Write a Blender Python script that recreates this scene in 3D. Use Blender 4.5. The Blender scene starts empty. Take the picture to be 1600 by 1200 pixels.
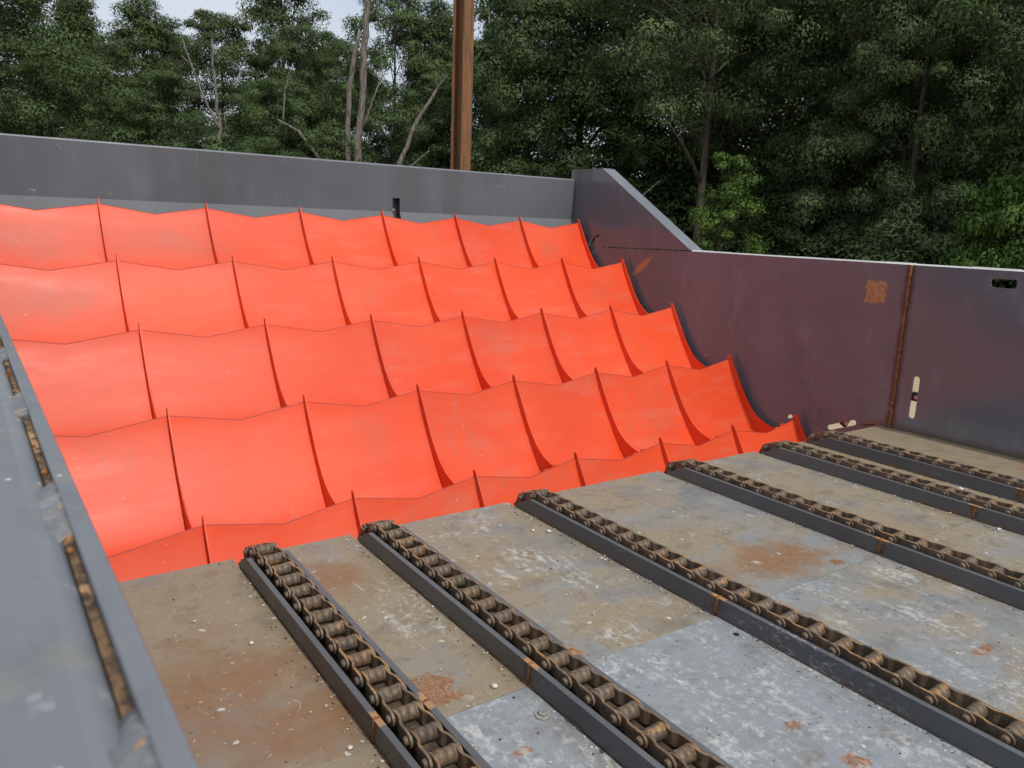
import bpy, bmesh, math, random
import numpy as np
from mathutils import Vector, Matrix, Euler

R_ = math.radians
sc = bpy.context.scene
COL = sc.collection

# ------------------------------------------------------------------ camera
cam_d = bpy.data.cameras.new("camera")
cam = bpy.data.objects.new("camera", cam_d)
COL.objects.link(cam)
cam.location = (0.0, -4.504, 2.020)
cam.rotation_euler = (R_(78.456), R_(-1.986), R_(-34.466))
cam_d.sensor_width = 36.0
cam_d.lens = 27.22
cam_d.clip_start = 0.05
cam_d.clip_end = 2000.0
cam_d.dof.use_dof = True
cam_d.dof.focus_distance = 6.0
cam_d.dof.aperture_fstop = 9.0
sc.camera = cam

# ------------------------------------------------------------------ sky, sun, exposure
SUN_EL, SUN_AZ = 51.0, 5.0          # azimuth: from -Y towards +X (behind the camera)
sdir = Vector((math.cos(R_(SUN_EL)) * math.sin(R_(SUN_AZ)),
               -math.cos(R_(SUN_EL)) * math.cos(R_(SUN_AZ)), math.sin(R_(SUN_EL))))
world = bpy.data.worlds.new("World")
sc.world = world
world.use_nodes = True
wt = world.node_tree
wt.nodes.clear()
w_out = wt.nodes.new("ShaderNodeOutputWorld")
w_bg = wt.nodes.new("ShaderNodeBackground")
w_sky = wt.nodes.new("ShaderNodeTexSky")
w_sky.sky_type = 'NISHITA'
w_sky.sun_disc = False
w_sky.sun_elevation = R_(SUN_EL)
w_sky.sun_rotation = math.atan2(sdir.x, sdir.y)
w_sky.dust_density = 2.5
w_tc = wt.nodes.new("ShaderNodeTexCoord")
w_map = wt.nodes.new("ShaderNodeMapping")
w_map.inputs["Scale"].default_value = (1.0, 1.0, 2.4)
w_nz = wt.nodes.new("ShaderNodeTexNoise")
w_nz.inputs["Scale"].default_value = 2.2
w_nz.inputs["Detail"].default_value = 3.5
w_nz.inputs["Roughness"].default_value = 0.55
w_mr = wt.nodes.new("ShaderNodeMapRange")
w_mr.inputs[1].default_value = 0.28
w_mr.inputs[2].default_value = 0.72
w_mr.inputs[3].default_value = 0.35
w_mr.inputs[4].default_value = 0.95
w_mix = wt.nodes.new("ShaderNodeMix")
w_mix.data_type = 'RGBA'
w_mix.inputs[7].default_value = (5.2, 5.4, 5.7, 1)
wt.links.new(w_tc.outputs["Generated"], w_map.inputs[0])
wt.links.new(w_map.outputs[0], w_nz.inputs["Vector"])
wt.links.new(w_nz.outputs["Fac"], w_mr.inputs[0])
wt.links.new(w_mr.outputs[0], w_mix.inputs[0])
wt.links.new(w_sky.outputs[0], w_mix.inputs[6])
wt.links.new(w_mix.outputs[2], w_bg.inputs[0])
w_bg.inputs[1].default_value = 0.15
wt.links.new(w_bg.outputs[0], w_out.inputs[0])

sun_d = bpy.data.lights.new("sun", 'SUN')
sun_d.energy = 2.5
sun_d.angle = R_(1.5)
sun_d.color = (1.0, 0.955, 0.88)
sun = bpy.data.objects.new("sun", sun_d)
COL.objects.link(sun)
sun.rotation_euler = sdir.to_track_quat('Z', 'Y').to_euler()
sun.location = (0, -20, 30)

sc.view_settings.view_transform = 'Standard'
sc.view_settings.look = 'None'
sc.view_settings.exposure = 0.0
sc.view_settings.gamma = 1.0
sc.view_settings.use_curve_mapping = False
sc.cycles.max_bounces = 5
sc.cycles.diffuse_bounces = 3
sc.cycles.glossy_bounces = 3
sc.cycles.transparent_max_bounces = 4
sc.cycles.use_adaptive_sampling = True
sc.cycles.adaptive_threshold = 0.02
sc.cycles.use_denoising = True
sc.cycles.caustics_reflective = False
sc.cycles.caustics_refractive = False


# ------------------------------------------------------------------ node helpers
class G:
    """small builder for a procedural Principled material"""
    def __init__(s, name):
        s.m = bpy.data.materials.new(name)
        s.m.use_nodes = True
        s.t = s.m.node_tree
        s.t.nodes.clear()
        s.cache = {}
        s.out = s.t.nodes.new("ShaderNodeOutputMaterial")
        s.tc = s.t.nodes.new("ShaderNodeTexCoord")
        s.co = s.tc.outputs["Object"]

    def put(s, sock, v):
        if isinstance(v, bpy.types.NodeSocket):
            s.t.links.new(v, sock)
        elif v is not None:
            if isinstance(v, (tuple, list)) and len(v) == 3 and len(sock.default_value) == 4:
                v = (*v, 1)
            sock.default_value = v

    def math(s, op, a, b=None, c=None, clamp=False):
        n = s.t.nodes.new("ShaderNodeMath")
        n.operation = op
        n.use_clamp = clamp
        s.put(n.inputs[0], a)
        if b is not None: s.put(n.inputs[1], b)
        if c is not None: s.put(n.inputs[2], c)
        return n.outputs[0]

    def vm(s, op, a, b=None):
        n = s.t.nodes.new("ShaderNodeVectorMath")
        n.operation = op
        s.put(n.inputs[0], a)
        if b is not None: s.put(n.inputs[1], b)
        return n.outputs["Value"] if op in ('LENGTH', 'DOT_PRODUCT') else n.outputs[0]

    def noise(s, scale, detail=4, rough=0.55, vec=None, stretch=None, off=None, dist=0.0):
        key = None
        if vec is None and not isinstance(off, bpy.types.NodeSocket):
            key = (scale, detail, rough, stretch, off, dist)
            if key in s.cache: return s.cache[key]
        v = vec or s.co
        if stretch or off:
            mp = s.t.nodes.new("ShaderNodeMapping")
            s.put(mp.inputs[0], v)
            if stretch: mp.inputs["Scale"].default_value = stretch
            if off: s.put(mp.inputs["Location"], off)
            v = mp.outputs[0]
        n = s.t.nodes.new("ShaderNodeTexNoise")
        s.put(n.inputs["Vector"], v)
        n.inputs["Scale"].default_value = scale
        n.inputs["Detail"].default_value = detail
        n.inputs["Roughness"].default_value = rough
        n.inputs["Distortion"].default_value = dist
        if key: s.cache[key] = n.outputs["Fac"]
        return n.outputs["Fac"]

    def noisec(s, scale):
        n = s.t.nodes.new("ShaderNodeTexNoise")
        s.put(n.inputs["Vector"], s.co)
        n.inputs["Scale"].default_value = scale
        n.inputs["Detail"].default_value = 2
        return n.outputs["Color"]

    def voro(s, scale, vec=None, feature='F1', stretch=None):
        v = vec or s.co
        if stretch:
            mp = s.t.nodes.new("ShaderNodeMapping")
            s.put(mp.inputs[0], v)
            mp.inputs["Scale"].default_value = stretch
            v = mp.outputs[0]
        n = s.t.nodes.new("ShaderNodeTexVoronoi")
        n.feature = feature
        s.put(n.inputs["Vector"], v)
        n.inputs["Scale"].default_value = scale
        return n.outputs["Distance"], n.outputs["Color"]

    def step(s, f, lo, hi, a=0.0, b=1.0):
        n = s.t.nodes.new("ShaderNodeMapRange")
        n.interpolation_type = 'SMOOTHSTEP'
        s.put(n.inputs[0], f)
        n.inputs[1].default_value = lo
        n.inputs[2].default_value = hi
        n.inputs[3].default_value = a
        n.inputs[4].default_value = b
        return n.outputs[0]

    def mix(s, f, a, b):
        n = s.t.nodes.new("ShaderNodeMix")
        n.data_type = 'RGBA'
        s.put(n.inputs[0], f)
        s.put(n.inputs[6], a)
        s.put(n.inputs[7], b)
        return n.outputs[2]

    def mul(s, a, b): return s.math('MULTIPLY', a, b, clamp=True)
    def add(s, a, b): return s.math('ADD', a, b)
    def mx(s, a, b): return s.math('MAXIMUM', a, b)

    def blob(s, c, r, wob=0.5, scale=6.0, soft=0.35):
        d = s.vm('SUBTRACT', s.co, c)
        d = s.vm('MULTIPLY', d, (1 / r[0], 1 / r[1], 1 / r[2]))
        l = s.vm('LENGTH', d)
        n = s.noise(scale, 3, 0.65)
        l = s.add(l, s.math('MULTIPLY', s.math('SUBTRACT', n, 0.5), wob * 2))
        return s.step(l, 1.0, 1.0 - soft, 0, 1)

    def bump(s, h, strength=0.2, dist=0.01):
        n = s.t.nodes.new("ShaderNodeBump")
        n.inputs["Strength"].default_value = strength
        n.inputs["Distance"].default_value = dist
        s.put(n.inputs["Height"], h)
        return n.outputs[0]

    def done(s, color, rough=0.5, normal=None, metal=0.0, spec=0.5, coat=0.0, coat_rough=0.1):
        p = s.t.nodes.new("ShaderNodeBsdfPrincipled")
        s.put(p.inputs["Base Color"], color)
        s.put(p.inputs["Roughness"], rough)
        s.put(p.inputs["Metallic"], metal)
        s.put(p.inputs["Specular IOR Level"], spec)
        p.inputs["Coat Weight"].default_value = coat
        p.inputs["Coat Roughness"].default_value = coat_rough
        if normal is not None: s.put(p.inputs["Normal"], normal)
        s.t.links.new(p.outputs[0], s.out.inputs[0])
        s.p = p
        return s.m


# ------------------------------------------------------------------ object helpers
def tag(o, label=None, cat=None, group=None, kind=None):
    if label: o["label"] = label
    if cat: o["category"] = cat
    if group: o["group"] = group
    if kind: o["kind"] = kind
    return o

def empty(name, loc=(0, 0, 0)):
    o = bpy.data.objects.new(name, None)
    o.empty_display_size = 0.2
    o.location = loc
    COL.objects.link(o)
    return o

def link(name, me, mat=None, parent=None, loc=None):
    o = bpy.data.objects.new(name, me)
    if mat is not None and not me.materials: me.materials.append(mat)
    COL.objects.link(o)
    if parent is not None: o.parent = parent
    if loc is not None: o.location = loc
    return o

def mesh(name, verts, faces, smooth=False):
    me = bpy.data.meshes.new(name)
    me.from_pydata([tuple(v) for v in verts], [], faces)
    if smooth:
        me.polygons.foreach_set("use_smooth", [True] * len(me.polygons))
    me.update()
    return me

def bm_mesh(name, bm, smooth=False):
    bmesh.ops.recalc_face_normals(bm, faces=bm.faces)
    me = bpy.data.meshes.new(name)
    bm.to_mesh(me)
    bm.free()
    if smooth:
        me.polygons.foreach_set("use_smooth", [True] * len(me.polygons))
    return me

def box(bm, x0, x1, y0, y1, z0, z1, bev=0.0):
    vs = [bm.verts.new(p) for p in [(x0, y0, z0), (x1, y0, z0), (x1, y1, z0), (x0, y1, z0),
                                    (x0, y0, z1), (x1, y0, z1), (x1, y1, z1), (x0, y1, z1)]]
    fs = [bm.faces.new([vs[i] for i in f]) for f in
          [(3, 2, 1, 0), (4, 5, 6, 7), (0, 1, 5, 4), (1, 2, 6, 5), (2, 3, 7, 6), (3, 0, 4, 7)]]
    if bev > 0:
        es = list({e for f in fs for e in f.edges})
        bmesh.ops.bevel(bm, geom=es, offset=bev, segments=1, affect='EDGES', clamp_overlap=True)

def box_mesh(name, *a, **k):
    bm = bmesh.new()
    box(bm, *a, **k)
    return bm_mesh(name, bm)

def prism(bm, pts, x0, x1):
    """polygon in (y, z), extruded along x"""
    a = [bm.verts.new((x0, y, z)) for y, z in pts]
    b = [bm.verts.new((x1, y, z)) for y, z in pts]
    n = len(pts)
    bm.faces.new(a)
    bm.faces.new(b[::-1])
    for i in range(n):
        j = (i + 1) % n
        bm.faces.new((a[j], a[i], b[i], b[j]))

def cyl(bm, p0, p1, r, seg=16, r1=None):
    p0, p1 = Vector(p0), Vector(p1)
    q = (p1 - p0).normalized().to_track_quat('Z', 'Y')
    r1 = r if r1 is None else r1
    A, B = [], []
    for i in range(seg):
        a = 2 * math.pi * i / seg
        d = Vector((math.cos(a), math.sin(a), 0))
        A.append(bm.verts.new(p0 + q @ (d * r)))
        B.append(bm.verts.new(p1 + q @ (d * r1)))
    bm.faces.new(A[::-1])
    bm.faces.new(B)
    for i in range(seg):
        j = (i + 1) % seg
        f = bm.faces.new((A[i], A[j], B[j], B[i]))
        f.smooth = True

def tube(bm, path, radii, seg=7):
    rings = []
    for i, p in enumerate(path):
        p = Vector(p)
        a = Vector(path[max(i - 1, 0)])
        b = Vector(path[min(i + 1, len(path) - 1)])
        q = (b - a).normalized().to_track_quat('Z', 'Y')
        ring = []
        for k in range(seg):
            t = 2 * math.pi * k / seg
            ring.append(bm.verts.new(p + q @ (Vector((math.cos(t), math.sin(t), 0)) * radii[i])))
        rings.append(ring)
    for i in range(len(rings) - 1):
        # match ring rotation to avoid twisting
        A, B = rings[i], rings[i + 1]
        best = min(range(seg), key=lambda o: sum((A[k].co - B[(k + o) % seg].co).length_squared for k in range(seg)))
        B = B[best:] + B[:best]
        rings[i + 1] = B
        for k in range(seg):
            j = (k + 1) % seg
            f = bm.faces.new((A[k], A[j], B[j], B[k]))
            f.smooth = True
    bm.faces.new(rings[-1])
    bm.faces.new(rings[0][::-1])

def plate_yz(name, outer, holes, x0, x1):
    """a plate in the YZ plane (thickness x0..x1) with real openings"""
    cu = bpy.data.curves.new(name, 'CURVE')
    cu.dimensions = '2D'
    cu.fill_mode = 'BOTH'
    cu.extrude = abs(x1 - x0) / 2
    for poly in [outer] + holes:
        sp = cu.splines.new('POLY')
        sp.points.add(len(poly) - 1)
        for i, (y, z) in enumerate(poly):
            sp.points[i].co = (y, z, 0, 1)
        sp.use_cyclic_u = True
    o = bpy.data.objects.new(name, cu)
    COL.objects.link(o)
    dg = bpy.context.evaluated_depsgraph_get()
    me = bpy.data.meshes.new_from_object(o.evaluated_get(dg))
    bpy.data.objects.remove(o)
    bpy.data.curves.remove(cu)
    me.transform(Matrix(((0, 0, 1, (x0 + x1) / 2), (1, 0, 0, 0), (0, 1, 0, 0), (0, 0, 0, 1))))
    me.name = name
    me.polygons.foreach_set("use_smooth", [False] * len(me.polygons))
    me.materials.clear()
    return me

def stadium(c0, c1, r, n=8):
    """outline of a slot with round ends"""
    (ya, za), (yb, zb) = c0, c1
    a = math.atan2(zb - za, yb - ya)
    pts = []
    for k in range(n + 1):
        t = a - math.pi / 2 + math.pi * k / n
        pts.append((yb + r * math.cos(t), zb + r * math.sin(t)))
    for k in range(n + 1):
        t = a + math.pi / 2 + math.pi * k / n
        pts.append((ya + r * math.cos(t), za + r * math.sin(t)))
    return pts

def roundrect(y0, y1, z0, z1, r, n=4):
    pts = []
    for cy, cz, a0 in [(y1 - r, z0 + r, -90), (y1 - r, z1 - r, 0), (y0 + r, z1 - r, 90), (y0 + r, z0 + r, 180)]:
        for k in range(n + 1):
            t = R_(a0 + 90 * k / n)
            pts.append((cy + r * math.cos(t), cz + r * math.sin(t)))
    return pts


# ------------------------------------------------------------------ materials
GROUND_Z = -1.3
XL, XRW = 0.066, 8.113             # inner faces of the side walls
YB = 5.557                         # back wall

def mat_orange():
    g = G("orange_paint")
    oi = g.t.nodes.new("ShaderNodeObjectInfo")
    g.co = g.t.nodes.new("ShaderNodeNewGeometry").outputs["Position"]      # steps never move: lay wear out in metres
    big = g.noise(0.9, 2, 0.5)
    smear = g.noise(3.0, 3.5, 0.65, stretch=(9, 1.2, 1.2))
    wipe = g.noise(2.2, 3, 0.6, stretch=(0.7, 2.2, 2.2))
    c = g.mix(g.step(big, 0.35, 0.7), (0.70, 0.068, 0.020), (0.76, 0.084, 0.027))
    hv = g.t.nodes.new("ShaderNodeHueSaturation")
    g.put(hv.inputs["Value"], g.step(oi.outputs["Random"], 0, 1, 0.94, 1.04))
    g.put(hv.inputs["Color"], c)
    c = hv.outputs[0]
    # dusty grey rub marks where logs were dragged
    rub = g.mul(g.step(smear, 0.42, 0.68), g.step(g.noise(0.9, 2, 0.5, off=(3.1, 1.7, 0.4)), 0.5, 0.66))
    for c_, r_ in [((2.95, 1.75, 0.1), (0.30, 0.4, 0.35)), ((4.95, 2.85, 0.75), (0.5, 0.5, 0.33)), ((0.6, 4.95, 1.75), (0.7, 0.5, 0.3)),
                   ((2.1, 5.0, 1.7), (0.8, 0.5, 0.3)), ((7.45, 3.85, 1.15), (0.3, 0.5, 0.3)), ((3.8, 3.95, 1.2), (0.45, 0.5, 0.3)),
                   ((7.3, 5.05, 1.7), (0.35, 0.5, 0.3)), ((0.7, 3.9, 1.2), (0.5, 0.5, 0.28))]:
        rub = g.mx(rub, g.mul(g.blob(c_, r_, 0.5, 3, 0.8), g.step(smear, 0.3, 0.6, 0.35, 1.0)))
    c = g.mix(g.mul(rub, 0.36), c, (0.36, 0.14, 0.095))
    film = g.mx(g.blob((0.4, 5.1, 1.75), (1.9, 0.9, 0.42), 0.6, 1.5, 0.9), g.blob((0.2, 4.0, 1.2), (1.2, 0.8, 0.4), 0.6, 1.5, 0.9))
    c = g.mix(g.mul(film, 0.4), c, (0.44, 0.12, 0.085))
    # broad film of dust, stray dark nicks, pale chips
    c = g.mix(g.mul(g.step(wipe, 0.45, 0.75), 0.16), c, (0.50, 0.24, 0.18))
    v, vc = g.voro(7)
    nick = g.mul(g.step(v, 0.055, 0.03), g.step(g.noise(2.3, 2, 0.5), 0.5, 0.56))
    c = g.mix(g.mul(nick, 0.75), c, (0.10, 0.05, 0.04))
    c = g.mix(g.mul(g.step(g.noise(26, 2, 0.7), 0.70, 0.76), 0.4), c, (0.85, 0.36, 0.26))
    r = g.step(g.add(g.math('MULTIPLY', wipe, 0.75), g.math('MULTIPLY', big, 0.25)), 0.3, 0.7, 0.37, 0.47)
    h = g.add(g.noise(1.3, 2, 0.5), g.math('MULTIPLY', wipe, 0.06))
    return g.done(c, r, g.bump(h, 0.12, 0.02), spec=0.25)

def mat_paint(name, col, rough=(0.2, 0.34), var=0.25, blotch=None, spec=0.5, bump=0.12, scr=0.35, extra=None):
    g = G(name)
    n1 = g.noise(0.7, 2, 0.55)
    n2 = g.noise(4.5, 3, 0.6, stretch=(1, 1, 0.45))
    dark = tuple(c * (1 - var) for c in col)
    light = tuple(c * (1 + var) for c in col)
    c = g.mix(g.step(n1, 0.3, 0.7), dark, light)
    c = g.mix(g.mul(g.step(n2, 0.52, 0.75), 0.4), c, blotch or tuple(x * 1.45 for x in col))
    # hairline scratches and chalky specks
    s = g.math('ABSOLUTE', g.math('SUBTRACT', g.noise(3.2, 1.5, 0.4, stretch=(1, 0.35, 1.6)), 0.5))
    s = g.mul(g.step(s, 0.0022, 0.0006), g.step(g.noise(4.1, 2, 0.5, off=(5, 2, 1)), 0.6, 0.66))
    c = g.mix(g.mul(s, scr), c, (0.42, 0.42, 0.43))
    v, vc = g.voro(9)
    sep = g.t.nodes.new("ShaderNodeSeparateColor")
    g.t.links.new(vc, sep.inputs[0])
    sp = g.mul(g.step(v, 0.07, 0.035), g.step(sep.outputs[0], 0.8, 0.82))
    c = g.mix(g.mul(sp, 0.55), c, (0.55, 0.54, 0.52))
    r = g.step(n2, 0.3, 0.75, rough[0], rough[1])
    if extra: c, r = extra(g, c, r)
    return g.done(c, r, g.bump(g.add(n1, g.math('MULTIPLY', g.noise(30, 3, 0.6), 0.03)), bump, 0.02), spec=spec)

RUST_A, RUST_B, RUST_C = (0.22, 0.085, 0.025), (0.36, 0.15, 0.05), (0.09, 0.035, 0.018)

def rust_col(g, s=14):
    n = g.noise(s, 6, 0.7)
    c = g.mix(g.step(n, 0.35, 0.6), RUST_C, RUST_A)
    return g.mix(g.step(n, 0.55, 0.75), c, RUST_B)

def wall_extra(g, c, r):
    rc = rust_col(g, 22)
    sr = g.t.nodes.new("ShaderNodeSeparateXYZ")
    g.t.links.new(g.co, sr.inputs[0])
    by = g.math('ABSOLUTE', g.math('MULTIPLY', g.add(sr.outputs[1], -0.237), 1 / 0.125))
    bz = g.math('ABSOLUTE', g.math('MULTIPLY', g.add(sr.outputs[2], -1.450), 1 / 0.128))
    bx_ = g.add(g.mx(by, bz), g.math('MULTIPLY', g.math('SUBTRACT', g.noise(11, 4, 0.7), 0.5), 0.95))
    m = g.step(bx_, 1.0, 0.9)
    c = g.mix(g.mul(m, 0.95), c, g.mix(g.step(g.noise(30, 5, 0.7), 0.4, 0.6), (0.29, 0.145, 0.06), (0.46, 0.25, 0.11)))
    # diagonal rust streak near the gusset
    rot = g.t.nodes.new("ShaderNodeMapping")
    g.t.links.new(g.co, rot.inputs[0])
    rot.vector_type = 'TEXTURE'
    rot.inputs["Location"].default_value = (XRW, 3.90, 1.505)
    rot.inputs["Rotation"].default_value = (R_(-38), 0, 0)
    d = g.vm('MULTIPLY', rot.outputs[0], (1.0, 1 / 0.235, 1 / 0.05))
    l = g.add(g.vm('LENGTH', d), g.math('MULTIPLY', g.math('SUBTRACT', g.noise(5, 5, 0.7, vec=rot.outputs[0], stretch=(1, 5, 26)), 0.5), 3.4))
    m2 = g.step(l, 1.0, 0.8)
    c = g.mix(m2, c, (0.42, 0.21, 0.085))
    # brown bleed beside the vertical weld and along the deck line
    sx = g.t.nodes.new("ShaderNodeSeparateXYZ")
    g.t.links.new(g.co, sx.inputs[0])
    dy = g.math('ABSOLUTE', g.add(sx.outputs[1], 0.115))
    wob = g.math('MULTIPLY', g.noise(6, 5, 0.65), 0.09)
    m3 = g.step(g.math('SUBTRACT', dy, wob), 0.035, -0.03)
    c = g.mix(g.mul(m3, 0.75), c, (0.045, 0.03, 0.02))
    zz = g.math('ABSOLUTE', g.add(sx.outputs[2], -0.005))
    m4 = g.mul(g.step(g.math('SUBTRACT', zz, g.math('MULTIPLY', g.noise(4, 5, 0.7), 0.11)), 0.03, -0.04), g.step(sx.outputs[1], 0.15, 0.0))
    c = g.mix(g.mul(m4, 0.6), c, (0.12, 0.07, 0.035))
    r2 = g.mx(r, g.mul(g.mx(m, m2), 0.8))
    return c, r2

M = {}
M['orange'] = mat_orange()
M['orange_edge'] = None
M['wall'] = mat_paint("dark_grey_wall_paint", (0.140, 0.150, 0.172), (0.10, 0.16), 0.12, spec=0.48, bump=0.10, extra=wall_extra)
def back_extra(g, c, r):
    n = g.noise(1.1, 2, 0.5, stretch=(1.6, 1, 0.12))
    c = g.mix(g.mul(g.step(n, 0.5, 0.68), 0.5), c, (0.078, 0.080, 0.084))
    n2 = g.noise(9, 3, 0.6, stretch=(1.6, 1, 0.06))
    return g.mix(g.mul(g.step(n2, 0.58, 0.7), 0.25), c, (0.17, 0.175, 0.18)), r
M['back'] = mat_paint("mid_grey_wall_paint", (0.106, 0.111, 0.126), (0.34, 0.46), 0.14, spec=0.4, extra=back_extra)
M['grey'] = mat_paint("blue_grey_paint", (0.155, 0.168, 0.190), (0.35, 0.5), 0.10, spec=0.45)
M['light_edge'] = mat_paint("pale_edge_paint", (0.56, 0.58, 0.58), (0.5, 0.65), 0.15)  # paler grey for the strips along the wall's top edge

def rail_extra(g, c, r):
    sx = g.t.nodes.new("ShaderNodeSeparateXYZ")
    g.t.links.new(g.co, sx.inputs[0])
    dy = g.math('ABSOLUTE', g.add(sx.outputs[1], 2.0))
    wob = g.math('MULTIPLY', g.noise(16, 5, 0.6), 0.1)
    m = g.step(g.math('SUBTRACT', dy, wob), 0.004, -0.045)
    c = g.mix(g.mul(m, 0.8), c, g.mix(g.step(g.noise(24, 3, 0.7), 0.4, 0.65), (0.05, 0.032, 0.022), (0.19, 0.10, 0.045)))
    tp = g.mul(g.step(sx.outputs[2], 0.1045, 0.1062), g.step(g.math('SUBTRACT', dy, g.math('MULTIPLY', g.noise(21, 4, 0.7), 0.11)), 0.005, -0.012))
    c = g.mix(tp, c, g.mix(g.noise(24, 3, 0.7), (0.30, 0.16, 0.07), (0.46, 0.26, 0.12)))
    # dirt and rust towards the foot of the bar
    low = g.mul(g.step(g.add(sx.outputs[2], g.math('MULTIPLY', g.noise(7, 5, 0.7), 0.06)), 0.062, 0.03), g.step(g.noise(1.3, 3, 0.5), 0.42, 0.6))
    c = g.mix(g.mul(low, 0.7), c, (0.16, 0.095, 0.05))
    # chalky abrasion on the third track
    sc_ = g.mul(g.blob((3.14, -2.62, 0.06), (0.2, 0.55, 0.2), 0.35, 7, 0.4), g.step(g.noise(26, 6, 0.75, stretch=(1, 0.5, 1.2), dist=1.2), 0.52, 0.66))
    c = g.mix(g.mul(sc_, 0.75), c, (0.40, 0.41, 0.42))
    return c, r
M['rail'] = mat_paint("charcoal_flat_bar_paint", (0.100, 0.105, 0.113), (0.34, 0.48), 0.12, extra=rail_extra)

def mat_simple(name, a, b, scale=12, rough=0.7, bump=0.4, metal=0.0, spec=0.4, dist=0.006, stretch=None, random_shift=False):
    g = G(name)
    if random_shift:
        oi = g.t.nodes.new("ShaderNodeObjectInfo")
        g.co = g.vm('ADD', g.co, g.vm('MULTIPLY', oi.outputs["Location"], (3.7, 2.3, 5.1)))
    n = g.noise(scale, 6, 0.65, stretch=stretch)
    return g.done(g.mix(g.step(n, 0.35, 0.68), a, b), rough, g.bump(n, bump, dist), metal=metal, spec=spec)

M['orange_edge'] = mat_simple("dark_cut_edge_orange", (0.34, 0.026, 0.012), (0.50, 0.045, 0.018), 12, 0.6, 0.1)  # darker red for the thin strip along each panel's top edge
M['rust_weld'] = mat_simple("rusty_weld", (0.13, 0.05, 0.02), (0.33, 0.14, 0.045), 30, 0.75, 0.8)
M['weld_silver'] = mat_simple("bare_weld_bead", (0.22, 0.23, 0.24), (0.45, 0.44, 0.40), 40, 0.35, 0.7, metal=0.4)
M['black'] = mat_simple("black_bracket_paint", (0.012, 0.012, 0.014), (0.03, 0.03, 0.032), 20, 0.4, 0.1)
M['chalk'] = mat_simple("soapstone_marks", (0.30, 0.28, 0.29), (0.42, 0.40, 0.41), 60, 0.9, 0.0)
M['zinc'] = mat_simple("zinc_plated_bolt", (0.34, 0.36, 0.38), (0.55, 0.56, 0.56), 50, 0.38, 0.3, metal=0.7)
M['washer'] = mat_simple("dusty_washer", (0.30, 0.29, 0.26), (0.46, 0.44, 0.39), 50, 0.55, 0.3, metal=0.2)
M['chip'] = mat_simple("pale_wood_chips", (0.45, 0.40, 0.32), (0.72, 0.69, 0.62), 9, 0.9, 0.0)
M['grit'] = mat_simple("dark_grit", (0.03, 0.022, 0.018), (0.12, 0.06, 0.03), 9, 0.9, 0.0)

def mat_post():
    g = G("weathered_rust_beam")
    n = g.noise(5, 6, 0.7, stretch=(6, 6, 0.35))
    n2 = g.noise(18, 5, 0.7, stretch=(1, 1, 0.3))
    c = g.mix(g.step(n, 0.35, 0.62), (0.095, 0.066, 0.05), (0.26, 0.115, 0.04))
    c = g.mix(g.mul(g.step(n2, 0.55, 0.8), 0.7), c, (0.36, 0.15, 0.045))
    return g.done(c, 0.75, g.bump(n2, 0.35, 0.006), spec=0.3)
M['post'] = mat_post()

def mat_chain():
    g = G("oily_rusted_chain_steel")
    oi = g.t.nodes.new("ShaderNodeObjectInfo")
    geo = g.t.nodes.new("ShaderNodeNewGeometry")
    obj_co = g.co
    g.co = g.vm('ADD', g.co, g.vm('MULTIPLY', oi.outputs["Location"], (1.7, 2.3, 5.1)))
    n = g.noise(40, 6, 0.7)
    n2 = g.noise(130, 4, 0.7)
    c = g.mix(g.step(n, 0.3, 0.7), (0.085, 0.065, 0.049), (0.205, 0.15, 0.10))
    c = g.mix(g.mul(g.step(n2, 0.5, 0.75), 0.55), c, (0.28, 0.21, 0.14))
    c = g.mix(g.step(oi.outputs["Random"], 0.55, 1.0, 0.0, 0.45), c, (0.055, 0.045, 0.038))
    c = g.mix(g.step(oi.outputs["Random"], 0.35, 0.0, 0.0, 0.35), c, (0.20, 0.105, 0.05))
    sx = g.t.nodes.new("ShaderNodeSeparateXYZ")
    g.t.links.new(obj_co, sx.inputs[0])
    edge = g.mul(g.step(sx.outputs[2], 0.0275, 0.0305), g.step(g.add(g.noise(13, 3, 0.65), g.math('MULTIPLY', oi.outputs["Random"], 0.22)), 0.58, 0.70))
    c = g.mix(edge, c, g.mix(n2, (0.24, 0.13, 0.055), (0.40, 0.235, 0.105)))
    v, _ = g.voro(70)
    c = g.mix(g.mul(g.step(v, 0.14, 0.08), g.step(g.noise(23, 2, 0.5), 0.58, 0.62)), c, (0.5, 0.46, 0.38))
    return g.done(c, g.step(n2, 0.3, 0.7, 0.38, 0.62), g.bump(g.add(n, n2), 0.4, 0.002), spec=0.5)
M['chain'] = mat_chain()

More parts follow.
